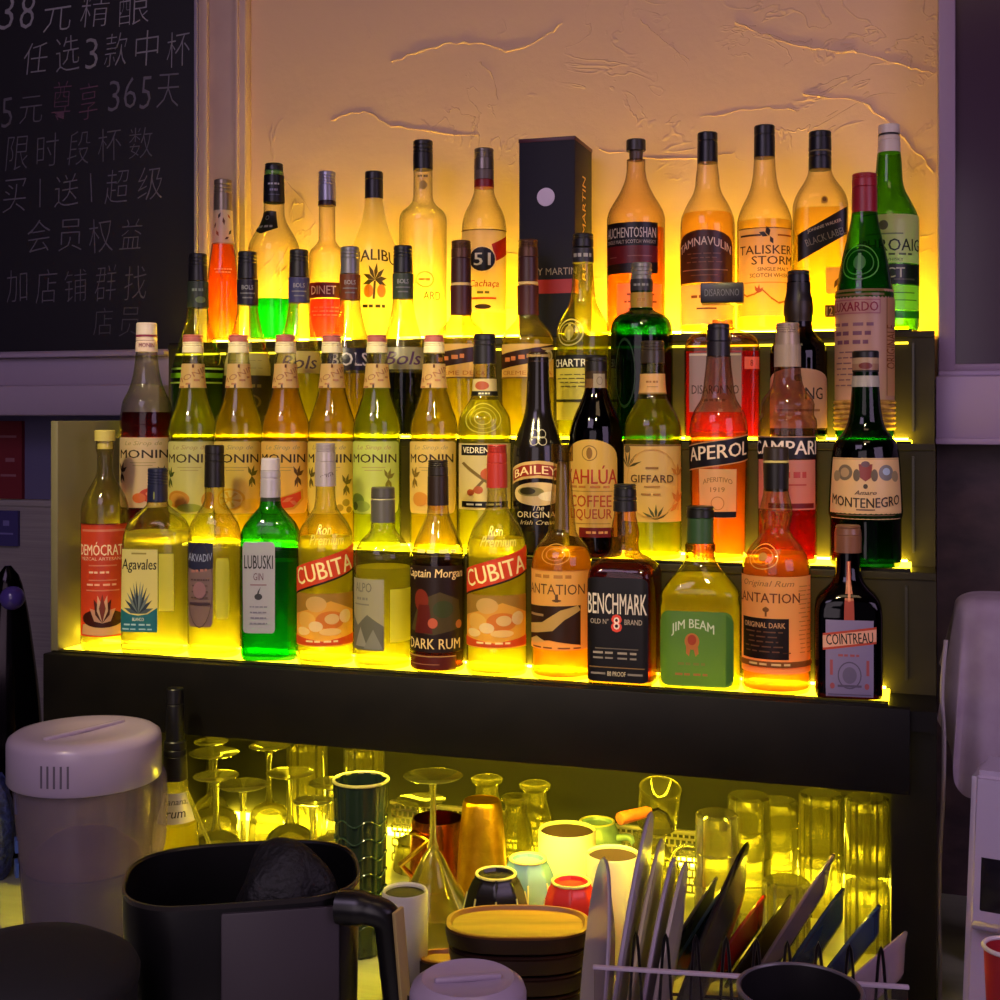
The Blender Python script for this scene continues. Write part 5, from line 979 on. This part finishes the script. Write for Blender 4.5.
# beer mugs and stacked highballs on the right
def beer_mug(px, ty, w, D, label, handle=None):
    r, p, s, H = tumbler(px, ty, w, D, label, 'beer_mug', wt=w * .92, wb=w * 1.04, ribs=0, th=.003, group='upturned clear beer mugs', thick=.012)
    for k in range(4):
        mb = MB(); z = H * (.16 + .2 * k); rr = (w * .5 + .3) / s; mb.tube([(rr * (1.0 - .03 * z / H) * math.sin(a), -rr * (1 - .03 * z / H) * math.cos(a), z) for a in [2 * math.pi * j / 40 for j in range(40)]], .0014, 6, closed=True)
        mb.build('ring_band', GL, r)
    if handle is not None:
        a = math.radians(handle); ca, sa = math.cos(a), math.sin(a); rr = w / 2 / s
        mb = MB(); mb.tube(catmull([(ca * (rr - .001), sa * (rr - .001), H * .78), (ca * (rr + .022), sa * (rr + .022), H * .76), (ca * (rr + .03), sa * (rr + .03), H * .5), (ca * (rr + .02), sa * (rr + .02), H * .24), (ca * (rr - .001), sa * (rr - .001), H * .2)], 6), .0045, 10); mb.build('handle', GL, r)
beer_mug(717, 813, 46, 1.66, 'upturned beer mug nearest the dark plates, its handle to the left', 190)
beer_mug(749, 795, 46, 1.80, 'upturned beer mug in the middle of the three', 200)
beer_mug(779, 800, 40, 1.90, 'upturned beer mug furthest back of the three')
def stack(px, ty, w, D, l1, l2):
    H = ht(ty, D); h = H / 2
    tumbler(px, ty, w, D, l1, 'highball_glass', ribs=16, stack_z=0, H=h - .0005, group='stacked ribbed highball glasses', thick=.01)
    tumbler(px, ty, w, D, l2, 'highball_glass', ribs=16, stack_z=h, H=h, group='stacked ribbed highball glasses', thick=.01)
stack(821, 793, 42, 1.86, 'lower ribbed highball of the left stack by the black post', 'upper ribbed highball of the left stack by the black post')
stack(867, 797, 42, 1.74, 'lower ribbed highball of the right stack by the black post', 'upper ribbed highball of the right stack by the black post')
tumbler(786, 880, 46, 1.72, 'lone ribbed highball in front of the stacked glasses', 'highball_glass', ribs=16, group='stacked ribbed highball glasses', thick=.01)
# pourer bottle
b = Bottle('syrup_pourer', 1, 175, [(778, 24), (790, 26), (800, 31), (812, 40), (822, 45), (835, 47), (905, 47)], 'clear bottle with black pourer and handwritten tag behind the white pitcher', glass='f4f0c8', edge=.5, fill=822, liq='e0d870', refr=.4, scat=.35, Y=-.105, z0=CTR + .0005)
b.cap(688, 740, 17, 19, '0f0e10', name='pourer', ribs=1); b.cap(740, 779, 22, 25, '141214', name='pourer_collar', ribs=2)
b.label(-55, 60, 790, 818, 'b8b0c0', [T('banana,', .5, .3, .8, .24, '2a2630', sh=.2), T('rum', .5, .7, .5, .2, '2a2630', sh=.2)], tr=.15, name='handwritten_tag', text='white tag with handwriting')
mb = MB(); s = b.s; mb.tube([(9 / s, -8 / s, b.z(785)), (26 / s, -10 / s, b.z(825)), (34 / s, -10 / s, b.z(845))], .003, 8); mb.build('spout_tube', GL, b.root)

# ---- foreground: pitcher, pot, trays, tub
D = 1.68; p, s = base(85, D); H = ht(731, D)
pit = empty('plastic_pitcher', p, facing(p)); tag(pit, 'big frosted white plastic pitcher with lid at the left', 'pitcher')
def frosted(c='a294a4'):
    m, N, L, out = newmat('frosted plastic'); a = N('BsdfDiffuse', Color=c4(c)); b_ = N('BsdfTranslucent', Color=c4(c)); t = N('BsdfTransparent', Color=c4('f4eef4')); g = N('BsdfGlossy', Roughness=.2)
    x = N('MixShader', Fac=.4); L(a.outputs[0], x.inputs[1]); L(b_.outputs[0], x.inputs[2]); y = N('MixShader', Fac=.55); L(x.outputs[0], y.inputs[1]); L(t.outputs[0], y.inputs[2])
    z = N('MixShader', Fac=.05); L(y.outputs[0], z.inputs[1]); L(g.outputs[0], z.inputs[2]); L(z.outputs[0], out.inputs[0]); return m
FR = frosted()
mb = MB(); q = [(.002, .002), (52 / s, 0), (55 / s, .006), (63 / s, H * .5), (70 / s, H * .86), (70 / s, H * .9)]
mb.lathe(thin(q, .0025), 56); mb.build('pitcher_body', FR, pit)
mb = MB(); mb.lathe([(.002, .004), (51 / s, .004), (59 / s, H * .43), (.002, H * .43)], 48); mb.build('drink', plastic('1c1a30', .4), pit)
mb = MB(); mb.lathe([(.001, H * .56), (57 / s, H * .435), (57 / s, H * .44), (52 / s, H * .49), (30 / s, H * .56)], 40); mb.build('ice_heap', plastic('8a5a58', .6), pit)
mb = MB(); mb.lathe([(73 / s, H * .80), (74.5 / s, H * .81), (74.5 / s, H * .965), (73 / s, H * .985), (68 / s, H * 1.0), (60 / s, H * 1.006), (40 / s, H * .998), (.001, H * .994)], 56)
mb.box((-48 / s, -3 / s, H * .994), (48 / s, 3 / s, H * 1.012), bev=.002, M=Matrix.Rotation(math.radians(38), 4, 'Z'))
mb.build('lid', plastic('a898b0', .22), pit)
mb = MB()
for k in range(5): mb.box((-.0012, -74.9 / s, H * .84), (.0012, -73.5 / s, H * .93), M=Matrix.Rotation(math.radians(-32 + k * 5), 4, 'Z'))
mb.build('lid_slots', plastic('5a5060', .6), pit, smooth=False)
mb = MB(); mb.tube(catmull([(60 / s, 0, H * .80), (70 / s, 0, H * .80), (72 / s, 0, H * .66), (69 / s, 0, H * .48), (56 / s, 0, H * .38)], 8), .0105, 12); mb.build('handle', FR, pit)
mb = MB()
for k, (a0, z, h) in enumerate(((-86, .68, .1), (-84, .52, .05), (-82, .42, .06))): mb.box((-.012, -66 / s, H * z), (.008, -63 / s, H * (z + h)), M=Matrix.Rotation(math.radians(a0), 4, 'Z'))
mb.build('label', plastic('4a68a8', .5), pit, smooth=False)
# round black bin lid in the near left corner
D = 1.12; p, s = base(28, D)
bn = empty('black_bin', p, facing(p)); tag(bn, 'low round black bin in the near left corner', 'bin'); H = ht(972, D)
mb = MB(); mb.lathe([(.001, .001), (92 / s, 0), (98 / s, .01), (106 / s, H * .9), (106 / s, H - .004)], 48); mb.build('bin_body', plastic('0b0a0a', .7), bn)
mb = MB(); mb.lathe([(108 / s, H - .012), (109 / s, H - .004), (104 / s, H + .004), (80 / s, H + .016), (40 / s, H + .024), (.001, H + .026)], 48); mb.build('bin_lid', plastic('0c0b0a', .8), bn)
# black pot
D = 1.30; p, s = base(243, D)
pot = empty('black_pot', p, facing(p)); tag(pot, 'large black straight sided pot with a chrome trimmed handle', 'pot'); H = ht(872, D); Rp = 115 / s
BK = plastic('100f10', .32)
def potmod(r, z, a):
    n = 3.0; sa, ca = math.sin(a), math.cos(a); x = math.copysign(abs(sa) ** (2 / n), sa) * r; y = -math.copysign(abs(ca) ** (2 / n), ca) * r * .8
    if y < -r * .74: y = -r * .74 - (-y - r * .74) * .3
    return x, y
mb = MB(); mb.lathe([(.001, .002), (Rp * .93, 0), (Rp * .96, .01), (Rp, H - .002), (Rp * .995, H), (Rp * .975, H - .002), (Rp * .92, .012), (.001, .01)], 72, mod=potmod); mb.build('pot_body', BK, pot)
mb = MB(); mb.lathe([(Rp * 1.004, H - .004), (Rp * 1.004, H + .0006), (Rp * .985, H + .0006)], 72, mod=potmod, close=False); mb.build('rim', plastic('3a3634', .25, .3), pot)
mb = MB(); mb.box((-.020, -Rp * .775, .012), (Rp * .78, -Rp * .755, H - .008), bev=.002); o = mb.build('front_plate', plastic('3c343a', .5), pot); o['label'] = 'matt grey brown front plate'
hx = Rp * 1.0
mb = MB(); hp = [(hx * .78, -Rp * .70, H - .012), (hx * 1.0, -Rp * .80, H - .012), (hx * 1.16, -Rp * .84, H - .02), (hx * 1.20, -Rp * .84, H - .045), (hx * 1.25, -Rp * .84, H * .62), (hx * 1.28, -Rp * .84, H * .50), (hx * 1.20, -Rp * .82, H * .47)]
mb.tube(catmull(hp, 6), [.016] * 6 + [.014] * 31, 12); mb.build('handle', BK, pot)
mb = MB(); mb.box((-.0075, -.002, -.065), (.0075, .002, .045), M=Matrix.Translation((hx * 1.27, -Rp * .97, H - .05)) @ Matrix.Rotation(math.radians(50), 4, 'Z') @ Matrix.Rotation(math.radians(-8), 4, 'Y'), bev=.001); o = mb.build('handle_trim', plastic('d8bc78', .35, .5), pot); o['label'] = 'shiny chrome strip on the handle'  # yellow reflection on the chrome is put into its base colour
# crumpled black net lying in the pot
nb = atD(283, 872, 1.30)
net = empty('black_net_cloth', (nb.x, nb.y, pot.location.z + .013)); tag(net, 'crumpled black net cloth heaped inside the black pot', 'cloth')
bm = bmesh.new(); bmesh.ops.create_icosphere(bm, subdivisions=5, radius=1)
rn = random.Random(5); dirs = [(Vector((rn.gauss(0, 1), rn.gauss(0, 1), rn.gauss(0, 1))).normalized(), rn.uniform(3, 9), rn.uniform(0, 6)) for _ in range(14)]
zt = ht(838, 1.30) - .014
for v in bm.verts:
    d = v.co.copy(); k = 1 + sum(.03 * math.sin(f * d.dot(q) + ph) for q, f, ph in dirs)
    k += .012 * math.sin(40 * d.x + 3 * math.sin(9 * d.z)) * math.sin(40 * d.y + 3 * math.sin(7 * d.x))
    v.co = Vector((d.x * .058 * k * (1.05 if d.z < .2 else 1), d.y * .045 * k, max(0, max(0, (d.z + .75) / 1.75) ** .62 * zt * (.93 + .07 * k))))
bm.verts.index_update()
mb = MB(); mb.add([v.co.copy() for v in bm.verts], [[v.index for v in f.verts] for f in bm.faces]); bm.free(); mb.build('net', noisy('black net', '050505', '0b0a0b', 90, .6, .8, bscale=140), net)
# wooden trays
WOOD = noisy('pale wood', '7a4826', 'a86c36', 6, .45, .15, (1, 7, 1)); DWOOD = noisy('dark wood', '2a1410', '3a1d15', 8, .45, .1, (1, 6, 1))
def oval_tray(px, py, w, dep, D, z0, h, label, m, name='wooden_tray', rim=.006):
    p = atD(px, HOR, D); s = F / D; r = empty(name, (p.x, p.y, CTR + .0005 + z0), facing(p)); tag(r, label, 'tray', 'stacked oval wooden trays')
    a, b_ = w / 2 / s, dep
    def mod(rr, z, t):
        n = 2.6; sa, ca = math.sin(t), math.cos(t); x = math.copysign(abs(sa) ** (2 / n), sa); y = -math.copysign(abs(ca) ** (2 / n), ca); k = rr - 1
        return x * (a + k), y * (b_ + k)
    mb = MB(); mb.lathe([(1 - min(a, b_) * .98, 0), (1 - .008, 0), (1 - .002, .003), (1, h * .6), (1, h - .003), (1 - .006, h - .006), (1 - min(a, b_) * .98, h - .009)], 64, mod=mod); mb.build('tray_body', DWOOD, r, sharp=50)
    mb = MB(); mb.lathe([(1 - .002, h - .004), (1 - .001, h - .001), (1 - .003, h), (1 - rim, h), (1 - rim - .004, h - .006), (1 - min(a, b_) * .98, h - .006)], 64, mod=mod); mb.build('tray_top', m, r, sharp=50)
D = 1.52; Ht = ht(920, D); hh = .0225; n = 5
for k in range(n):
    z = Ht - (n - k) * (hh + .0008); top = k == n - 1
    if z < 0: continue
    oval_tray(518, 0, 145 - (0 if top else 4) - (n - 1 - k) * 3, .052, D, z, hh, ['', '', '', '', ''][k] or (('pale oval wooden tray on top of the stack') if top else ['lowest dark oval tray under the pale one', 'second dark oval tray from the bottom of its stack', 'third dark oval tray from the bottom of its stack', 'dark oval tray directly under the pale top tray'][k]), WOOD if top else DWOOD)
Zs = [o for o in bpy.data.objects if o.name.startswith('wooden_tray')]
zmin = min(o.location.z for o in Zs) - CTR
if zmin > .004:
    p = atD(518, HOR, D); r = empty('wooden_block', (p.x, p.y, CTR + .0005), facing(p)); tag(r, 'dark wooden box under the stack of oval trays', 'box'); mb = MB(); mb.box((-.07, -.042, 0), (.07, .042, zmin - .001), bev=.003); mb.build('box_body', DWOOD, r)
D = 1.565; Hs = ht(955, D)
oval_tray(445, 0, 52, .022, D, 0, Hs, 'small pale round tray left of the tray stack', WOOD, 'small_tray')
# lidded tub in the near middle
D = 1.11; p, s = base(468, D); H = ht(985, D); tub = empty('lidded_tub', p, facing(p)); tag(tub, 'white plastic tub with a domed lid at the near middle edge', 'tub')
mb = MB(); mb.lathe([(.001, .001), (46 / s, 0), (48 / s, .004), (54 / s, H - .03)], 48); mb.build('tub_body', FR, tub)
mb = MB(); mb.lathe([(57 / s, H - .034), (58.5 / s, H - .03), (58.5 / s, H - .006), (56 / s, H), (46 / s, H + .006), (40 / s, H + .004), (.001, H + .003)], 48); mb.box((-34 / s, -4 / s, H + .003), (34 / s, 4 / s, H + .008), bev=.002, M=Matrix.Rotation(.15, 4, 'Z')); mb.build('lid', plastic('a594a8', .3), tub)

# ---- plate rack with plates
def basis(ang, k):
    """orientation of a disc: its long axis leans ANG degrees from the horizontal in view, K of its face turned to the viewer"""
    a = math.radians(ang); m = RT * math.cos(a) + UP * math.sin(a); q = RT * -math.sin(a) + UP * math.cos(a)
    n = (q * math.sqrt(1 - k * k) - FW * k).normalized(); return m, n
def plate(tx, ty, ang, k, D, c, label, group, oval=1, th=.0032, depth=.018, low=.02, R_=None):
    a = math.radians(ang); vd = ray(tx, ty).normalized(); rv = vd.cross(UP).normalized(); uv = rv.cross(vd).normalized()
    m = rv * math.cos(a) + uv * math.sin(a); q = rv * -math.sin(a) + uv * math.cos(a)
    n = (q * math.sqrt(1 - k * k) - vd * k).normalized()
    T_ = atD(tx, ty, D)
    R_ = R_ or (T_.z - CTR - low) / (2 * math.sin(a)); C = T_ - m * R_
    o = m.cross(n).normalized(); M = Matrix((o, m, n)).transposed().to_4x4()     # local z = hollow side, local y = long axis
    r = empty('plate', C); r.rotation_euler = M.to_euler(); tag(r, label, 'plate', group)
    def mod(rr, z, t): return rr * math.sin(t) * oval, -rr * math.cos(t)
    mb = MB(); e = depth; q = [(.001, -e), (R_ * .5, -e), (R_ * .58, -e * .92), (R_ * .86, -e * .25), (R_ * .985, -.001), (R_, .001), (R_ * .985, th * .8), (R_ * .85, -e * .25 + th), (R_ * .57, -e * .92 + th), (.001, -e + th)]
    mb.lathe(q, 56, mod=mod); mb.build('plate_body', plastic(c, .22), r); return r
W_ = 'b8aabc'
GP, GD = 'white plates in the rack', 'dark plates in the rack'
plate(605, 857, 85, .10, 1.33, W_, 'white plate furthest left in the rack, its face turned to us', GP, depth=.012)
plate(652, 811, 81, -.05, 1.34, W_, 'tallest white plate in the rack', GP, depth=.006)
plate(663, 838, 80.5, -.05, 1.34, 'cfc096', 'cream white plate behind the tallest white plate', GP, depth=.006)
plate(675, 857, 80, -.05, 1.34, W_, 'leaning white plate right of the tallest one', GP, depth=.006)
plate(687, 861, 79.5, -.05, 1.34, 'c4b8a8', 'rearmost leaning white plate beside the dark plates', GP, depth=.006)
plate(718, 877, 58, -.03, 1.57, '4a4350', 'slate grey plate at the left of the dark plates', GD, depth=.014)
plate(730, 880, 58, -.03, 1.57, '34485c', 'blue grey plate second from the left among the dark plates', GD, depth=.014)
plate(749, 842, 68, -.06, 1.45, '121012', 'glossy black plate standing steepest and highest', GD, depth=.016)
plate(766, 895, 55, -.03, 1.57, '8e1418', 'red plate between the dark plates', GD, depth=.016)
plate(792, 895, 55, -.03, 1.57, '1e1719', 'black plate right of the red plate', GD, depth=.016)
plate(835, 854, 58, -.02, 1.57, '7c6a74', 'mauve grey plate with a sharp high edge', GD, depth=.014)
plate(845, 888, 57, -.04, 1.57, '23324a', 'navy plate behind the mauve grey plate', GD, depth=.018)
plate(881, 905, 53, -.03, 1.57, '2f4468', 'dark blue plate nearest the shelf post', GD, depth=.018)
plate(908, 932, 44, -.02, 1.46, '94808e', 'pinkish bowl shaped plate at the right end of the rack', GD, depth=.03)
# rack: clear tray and black wires
pa, pb = atD(594, 968, 1.13), atD(908, 990, 1.09)
ra = math.atan2(pb.y - pa.y, pb.x - pa.x); L_ = (pb - pa).to_2d().length
rk = empty('plate_rack', (pa.x, pa.y, CTR + .0005), ra); tag(rk, 'clear tray with black wire dividers holding upright plates', 'rack')
hr = pa.z - CTR; dpt = .50
AC = shellglass('f2eef4', .8)
mb = MB(); mb.box((0, 0, 0), (L_, .003, hr), bev=.001); mb.box((0, .003, 0), (.003, dpt, .014), bev=.001); mb.box((L_ - .003, .003, 0), (L_, dpt, .014), bev=.001); mb.build('clear_tray', AC, rk)
mb = MB(); mb.box((-.001, -.0012, hr - .0015), (L_ + .001, .0042, hr + .0012), bev=.0006); mb.build('tray_edge', plastic('b8a8b8', .3), rk)
WR = plastic('141014', .3, .5)
mb = MB()
for y in (.05, .19, .33, .46): mb.tube([(.004, y, .008), (L_ - .004, y, .008)], .002, 8)
for x in (.02, L_ - .02):
    mb.tube([(x, .05, .008), (x, .46, .008)], .002, 8)
mb.build('rails', WR, rk)
for i in range(9):
    x = .022 + i * (L_ - .05) / 8.2
    mb = MB(); mb.tube(catmull([(x, .012, .004), (x + .006, .012, hr * .7), (x + .013, .012, hr + .028), (x + .02, .012, hr * .7), (x + .027, .012, .004)], 6), .0014, 8); mb.build('wire_divider', WR, rk)
# dark bowl in the near right
D = 1.01; p, s = base(800, D); H = ht(990, D); bo = empty('black_bowl', p, facing(p)); tag(bo, 'black bowl with a grey rim in front of the plate rack', 'bowl')
mb = MB(); mb.lathe(thin([(.001, .002), (30 / s, 0), (34 / s, .004), (52 / s, H * .6), (62 / s, H)], .003), 44); mb.build('bowl_body', plastic('1c1a1c', .3), bo)
mb = MB(); mb.tube([(61 / s * math.sin(a), -61 / s * math.cos(a), H) for a in [2 * math.pi * k / 40 for k in range(40)]], .0018, 8, closed=True); mb.build('rim', plastic('5a545a', .3), bo)

# ---- right side: covered box, appliance, cup, cable
D = 1.70; p, s = base(990, D)
H = ht(600, D); bxm = empty('covered_box', p, facing(p)); tag(bxm, 'dark upright box hidden under the hanging white cloth', 'box')
mb = MB(); mb.box((-18 / s, -.034, 0), (48 / s, .034, H - .012), bev=.006); mb.build('box_body', plastic('151316', .5), bxm)
cl = empty('white_cloth', (p.x, p.y, CTR + H + .0005), facing(p)); tag(cl, 'white cloth draped over the dark box at the right edge', 'cloth')
mb = MB(); nu, nv = 72, 26; vs = []; fs = []
for j in range(nv + 1):
    for i in range(nu):
        a = 2 * math.pi * i / nu; sa, ca = math.sin(a), math.cos(a); n = 3.5
        ex = math.copysign(abs(sa) ** (2 / n), sa); ey = -math.copysign(abs(ca) ** (2 / n), ca)
        t = j / nv
        if t < .25:
            k = t / .25; x = 15 / s + ex * 48 / s * k; y = ey * .06 * k; z = .004 - .004 * k ** 4 - (.008 * max(0, k - .8) * 5) ** 1 * .6
        else:
            k = (t - .25) / .75
            drop = (.165 if ey < 0 else .12) + .075 * math.exp(-((ex + .55) / .35) ** 2) * (1 if ey < .3 else .2) - .05 * max(0, -ex - .8) * 5 * .8
            fl = 1 + .3 * k * (.6 + .4 * math.sin(7 * a + .6)) * (.7 if abs(ex) < .9 else 1)
            x = 15 / s + ex * 48 / s * (1 + .30 * k + .09 * k * math.sin(9 * a)); y = ey * .06 * fl + .008 * k * math.sin(11 * a + 1); z = -.005 - drop * k
        vs.append((x, y, z + .003))
for j in range(nv):
    for i in range(nu):
        i2 = (i + 1) % nu; fs.append((j * nu + i, (j + 1) * nu + i, (j + 1) * nu + i2, j * nu + i2))
mb.add(vs, fs); o = mb.build('draped_sheet', noisy('white cotton', '9c8a9c', 'a898a8', 30, .9, .1), cl); md = o.modifiers.new('sub', 'SUBSURF'); md.levels = md.render_levels = 1
D = 1.50; p, s = base(1010, D); H = ht(768, D)
ap = empty('water_dispenser', p, facing(p) - .15); tag(ap, 'white countertop dispenser with a dark screen at the right edge', 'dispenser')
mb = MB(); w = 40 / s; vs = [(-w, -.05, 0), (w, -.05, 0), (w, .06, 0), (-w, .06, 0), (-w * .8, -.035, H), (w * .8, -.035, H), (w * .8, .05, H), (-w * .8, .05, H)]
bm = bmesh.new(); bvs = [bm.verts.new(v) for v in vs]; [bm.faces.new([bvs[i] for i in f]) for f in ((3, 2, 1, 0), (4, 5, 6, 7), (0, 1, 5, 4), (1, 2, 6, 5), (2, 3, 7, 6), (3, 0, 4, 7))]
bmesh.ops.bevel(bm, geom=bm.edges[:], offset=.008, segments=3, affect='EDGES'); bm.verts.index_update(); mb.add([v.co.copy() for v in bm.verts], [[v.index for v in f.verts] for f in bm.faces]); bm.free(); mb.build('housing', plastic('b3a6bd', .35), ap)
mb = MB(); mb.box((-w * .6, -.012, H * .48), (w * .7, .004, H * .78), M=Matrix.Translation((0, -.040, 0)) @ Matrix.Rotation(-.06, 4, 'X'), bev=.003); mb.build('screen', plastic('17141c', .15), ap)
mb = MB(); mb.box((-w * .7, -.058, H * .43), (w * .8, -.044, H * .45), bev=.002); mb.build('shelf_lip', plastic('8a7e92', .4), ap)
D = 1.37; p, s = base(1010, D); H = ht(948, D); rc = empty('paper_cup', p, facing(p)); tag(rc, 'red paper cup with white rim at the lower right edge', 'cup')
mb = MB(); mb.lathe(thin([(.001, .002), (19 / s, 0), (25 / s, H)], .0012), 36); mb.build('cup_wall', plastic('a8242e', .45), rc)
mb = MB(); mb.tube([(25 / s * math.sin(a), -25 / s * math.cos(a), H) for a in [2 * math.pi * k / 36 for k in range(36)]], .0024, 8, closed=True); mb.build('rolled_rim', plastic('d8c8d0', .4), rc)
cb_ = [atD(x, y, 1.60) for x, y in ((946, 640), (942, 690), (944, 740), (943, 800), (940, 850), (939, 910), (940, 960))]
last = cb_[-1].copy(); last.z = CTR + .003; last2 = last + Vector((.0, -.05, 0)); 
cbl = empty('white_cable', cb_[0]); tag(cbl, 'thin pale cable hanging beside the shelf end post', 'cable')
mb = MB(); mb.tube([q - cb_[0] for q in catmull(cb_ + [last, last2], 8)], .0026, 8); mb.build('cord', plastic('9a8f98', .5), cbl)
# ---- left side: dark tap tower with violet knob
D = 2.12; p, s = base(8, D); H = ht(566, D); tp = empty('tap_tower', p, facing(p)); tag(tp, 'glossy dark tapered tap tower with a violet ball at the left edge', 'tap')
q = [(38 / s, 0), (36 / s, H * .2), (31 / s, H * .5), (24 / s, H * .72), (17 / s, H * .88), (10 / s, H * .97), (3 / s, H)]
f = pchip([z for _, z in q], [r_ for r_, _ in q]); mb = MB(); mb.lathe([(f(H * i / 30), H * i / 30) for i in range(31)], 40, mod=lambda r_, z, a: (r_ * math.sin(a), -r_ * .7 * math.cos(a))); mb.build('tower_body', noisy('dark chrome', '1a161a', '3a3238', 8, .12, .2, (1, 1, .4), .9), tp)
bm = bmesh.new(); bmesh.ops.create_uvsphere(bm, u_segments=24, v_segments=14, radius=12 / s); bm.verts.index_update(); mb = MB(); mb.add([v.co + Vector((4 / s, -20 / s, ht(596, D))) for v in bm.verts], [[v.index for v in f_.verts] for f_ in bm.faces]); bm.free(); o = mb.build('ball_knob', plastic('4a3a86', .12), tp); o['label'] = 'glossy violet ball'
D = 2.0; p, s = base(-10, D); cr = empty('blue_mesh_bag', p, facing(p)); tag(cr, 'blue net bag at the left edge behind the pitcher', 'bag'); H = ht(772, D)
bm = bmesh.new(); bmesh.ops.create_icosphere(bm, subdivisions=4, radius=1); rn = random.Random(2)
for v in bm.verts:
    d = v.co.copy(); k = 1 + .06 * math.sin(9 * d.x + 4 * d.z) * math.sin(8 * d.y); v.co = Vector((d.x * 24 / s * k, d.y * .04 * k, max(0, (d.z + .7) / 1.7 * H * k)))
bm.verts.index_update(); mb = MB(); mb.add([v.co.copy() for v in bm.verts], [[v.index for v in f_.verts] for f_ in bm.faces]); bm.free(); mb.build('net', noisy('blue net', '1a2048', '3a4488', 120, .5, .8), cr)
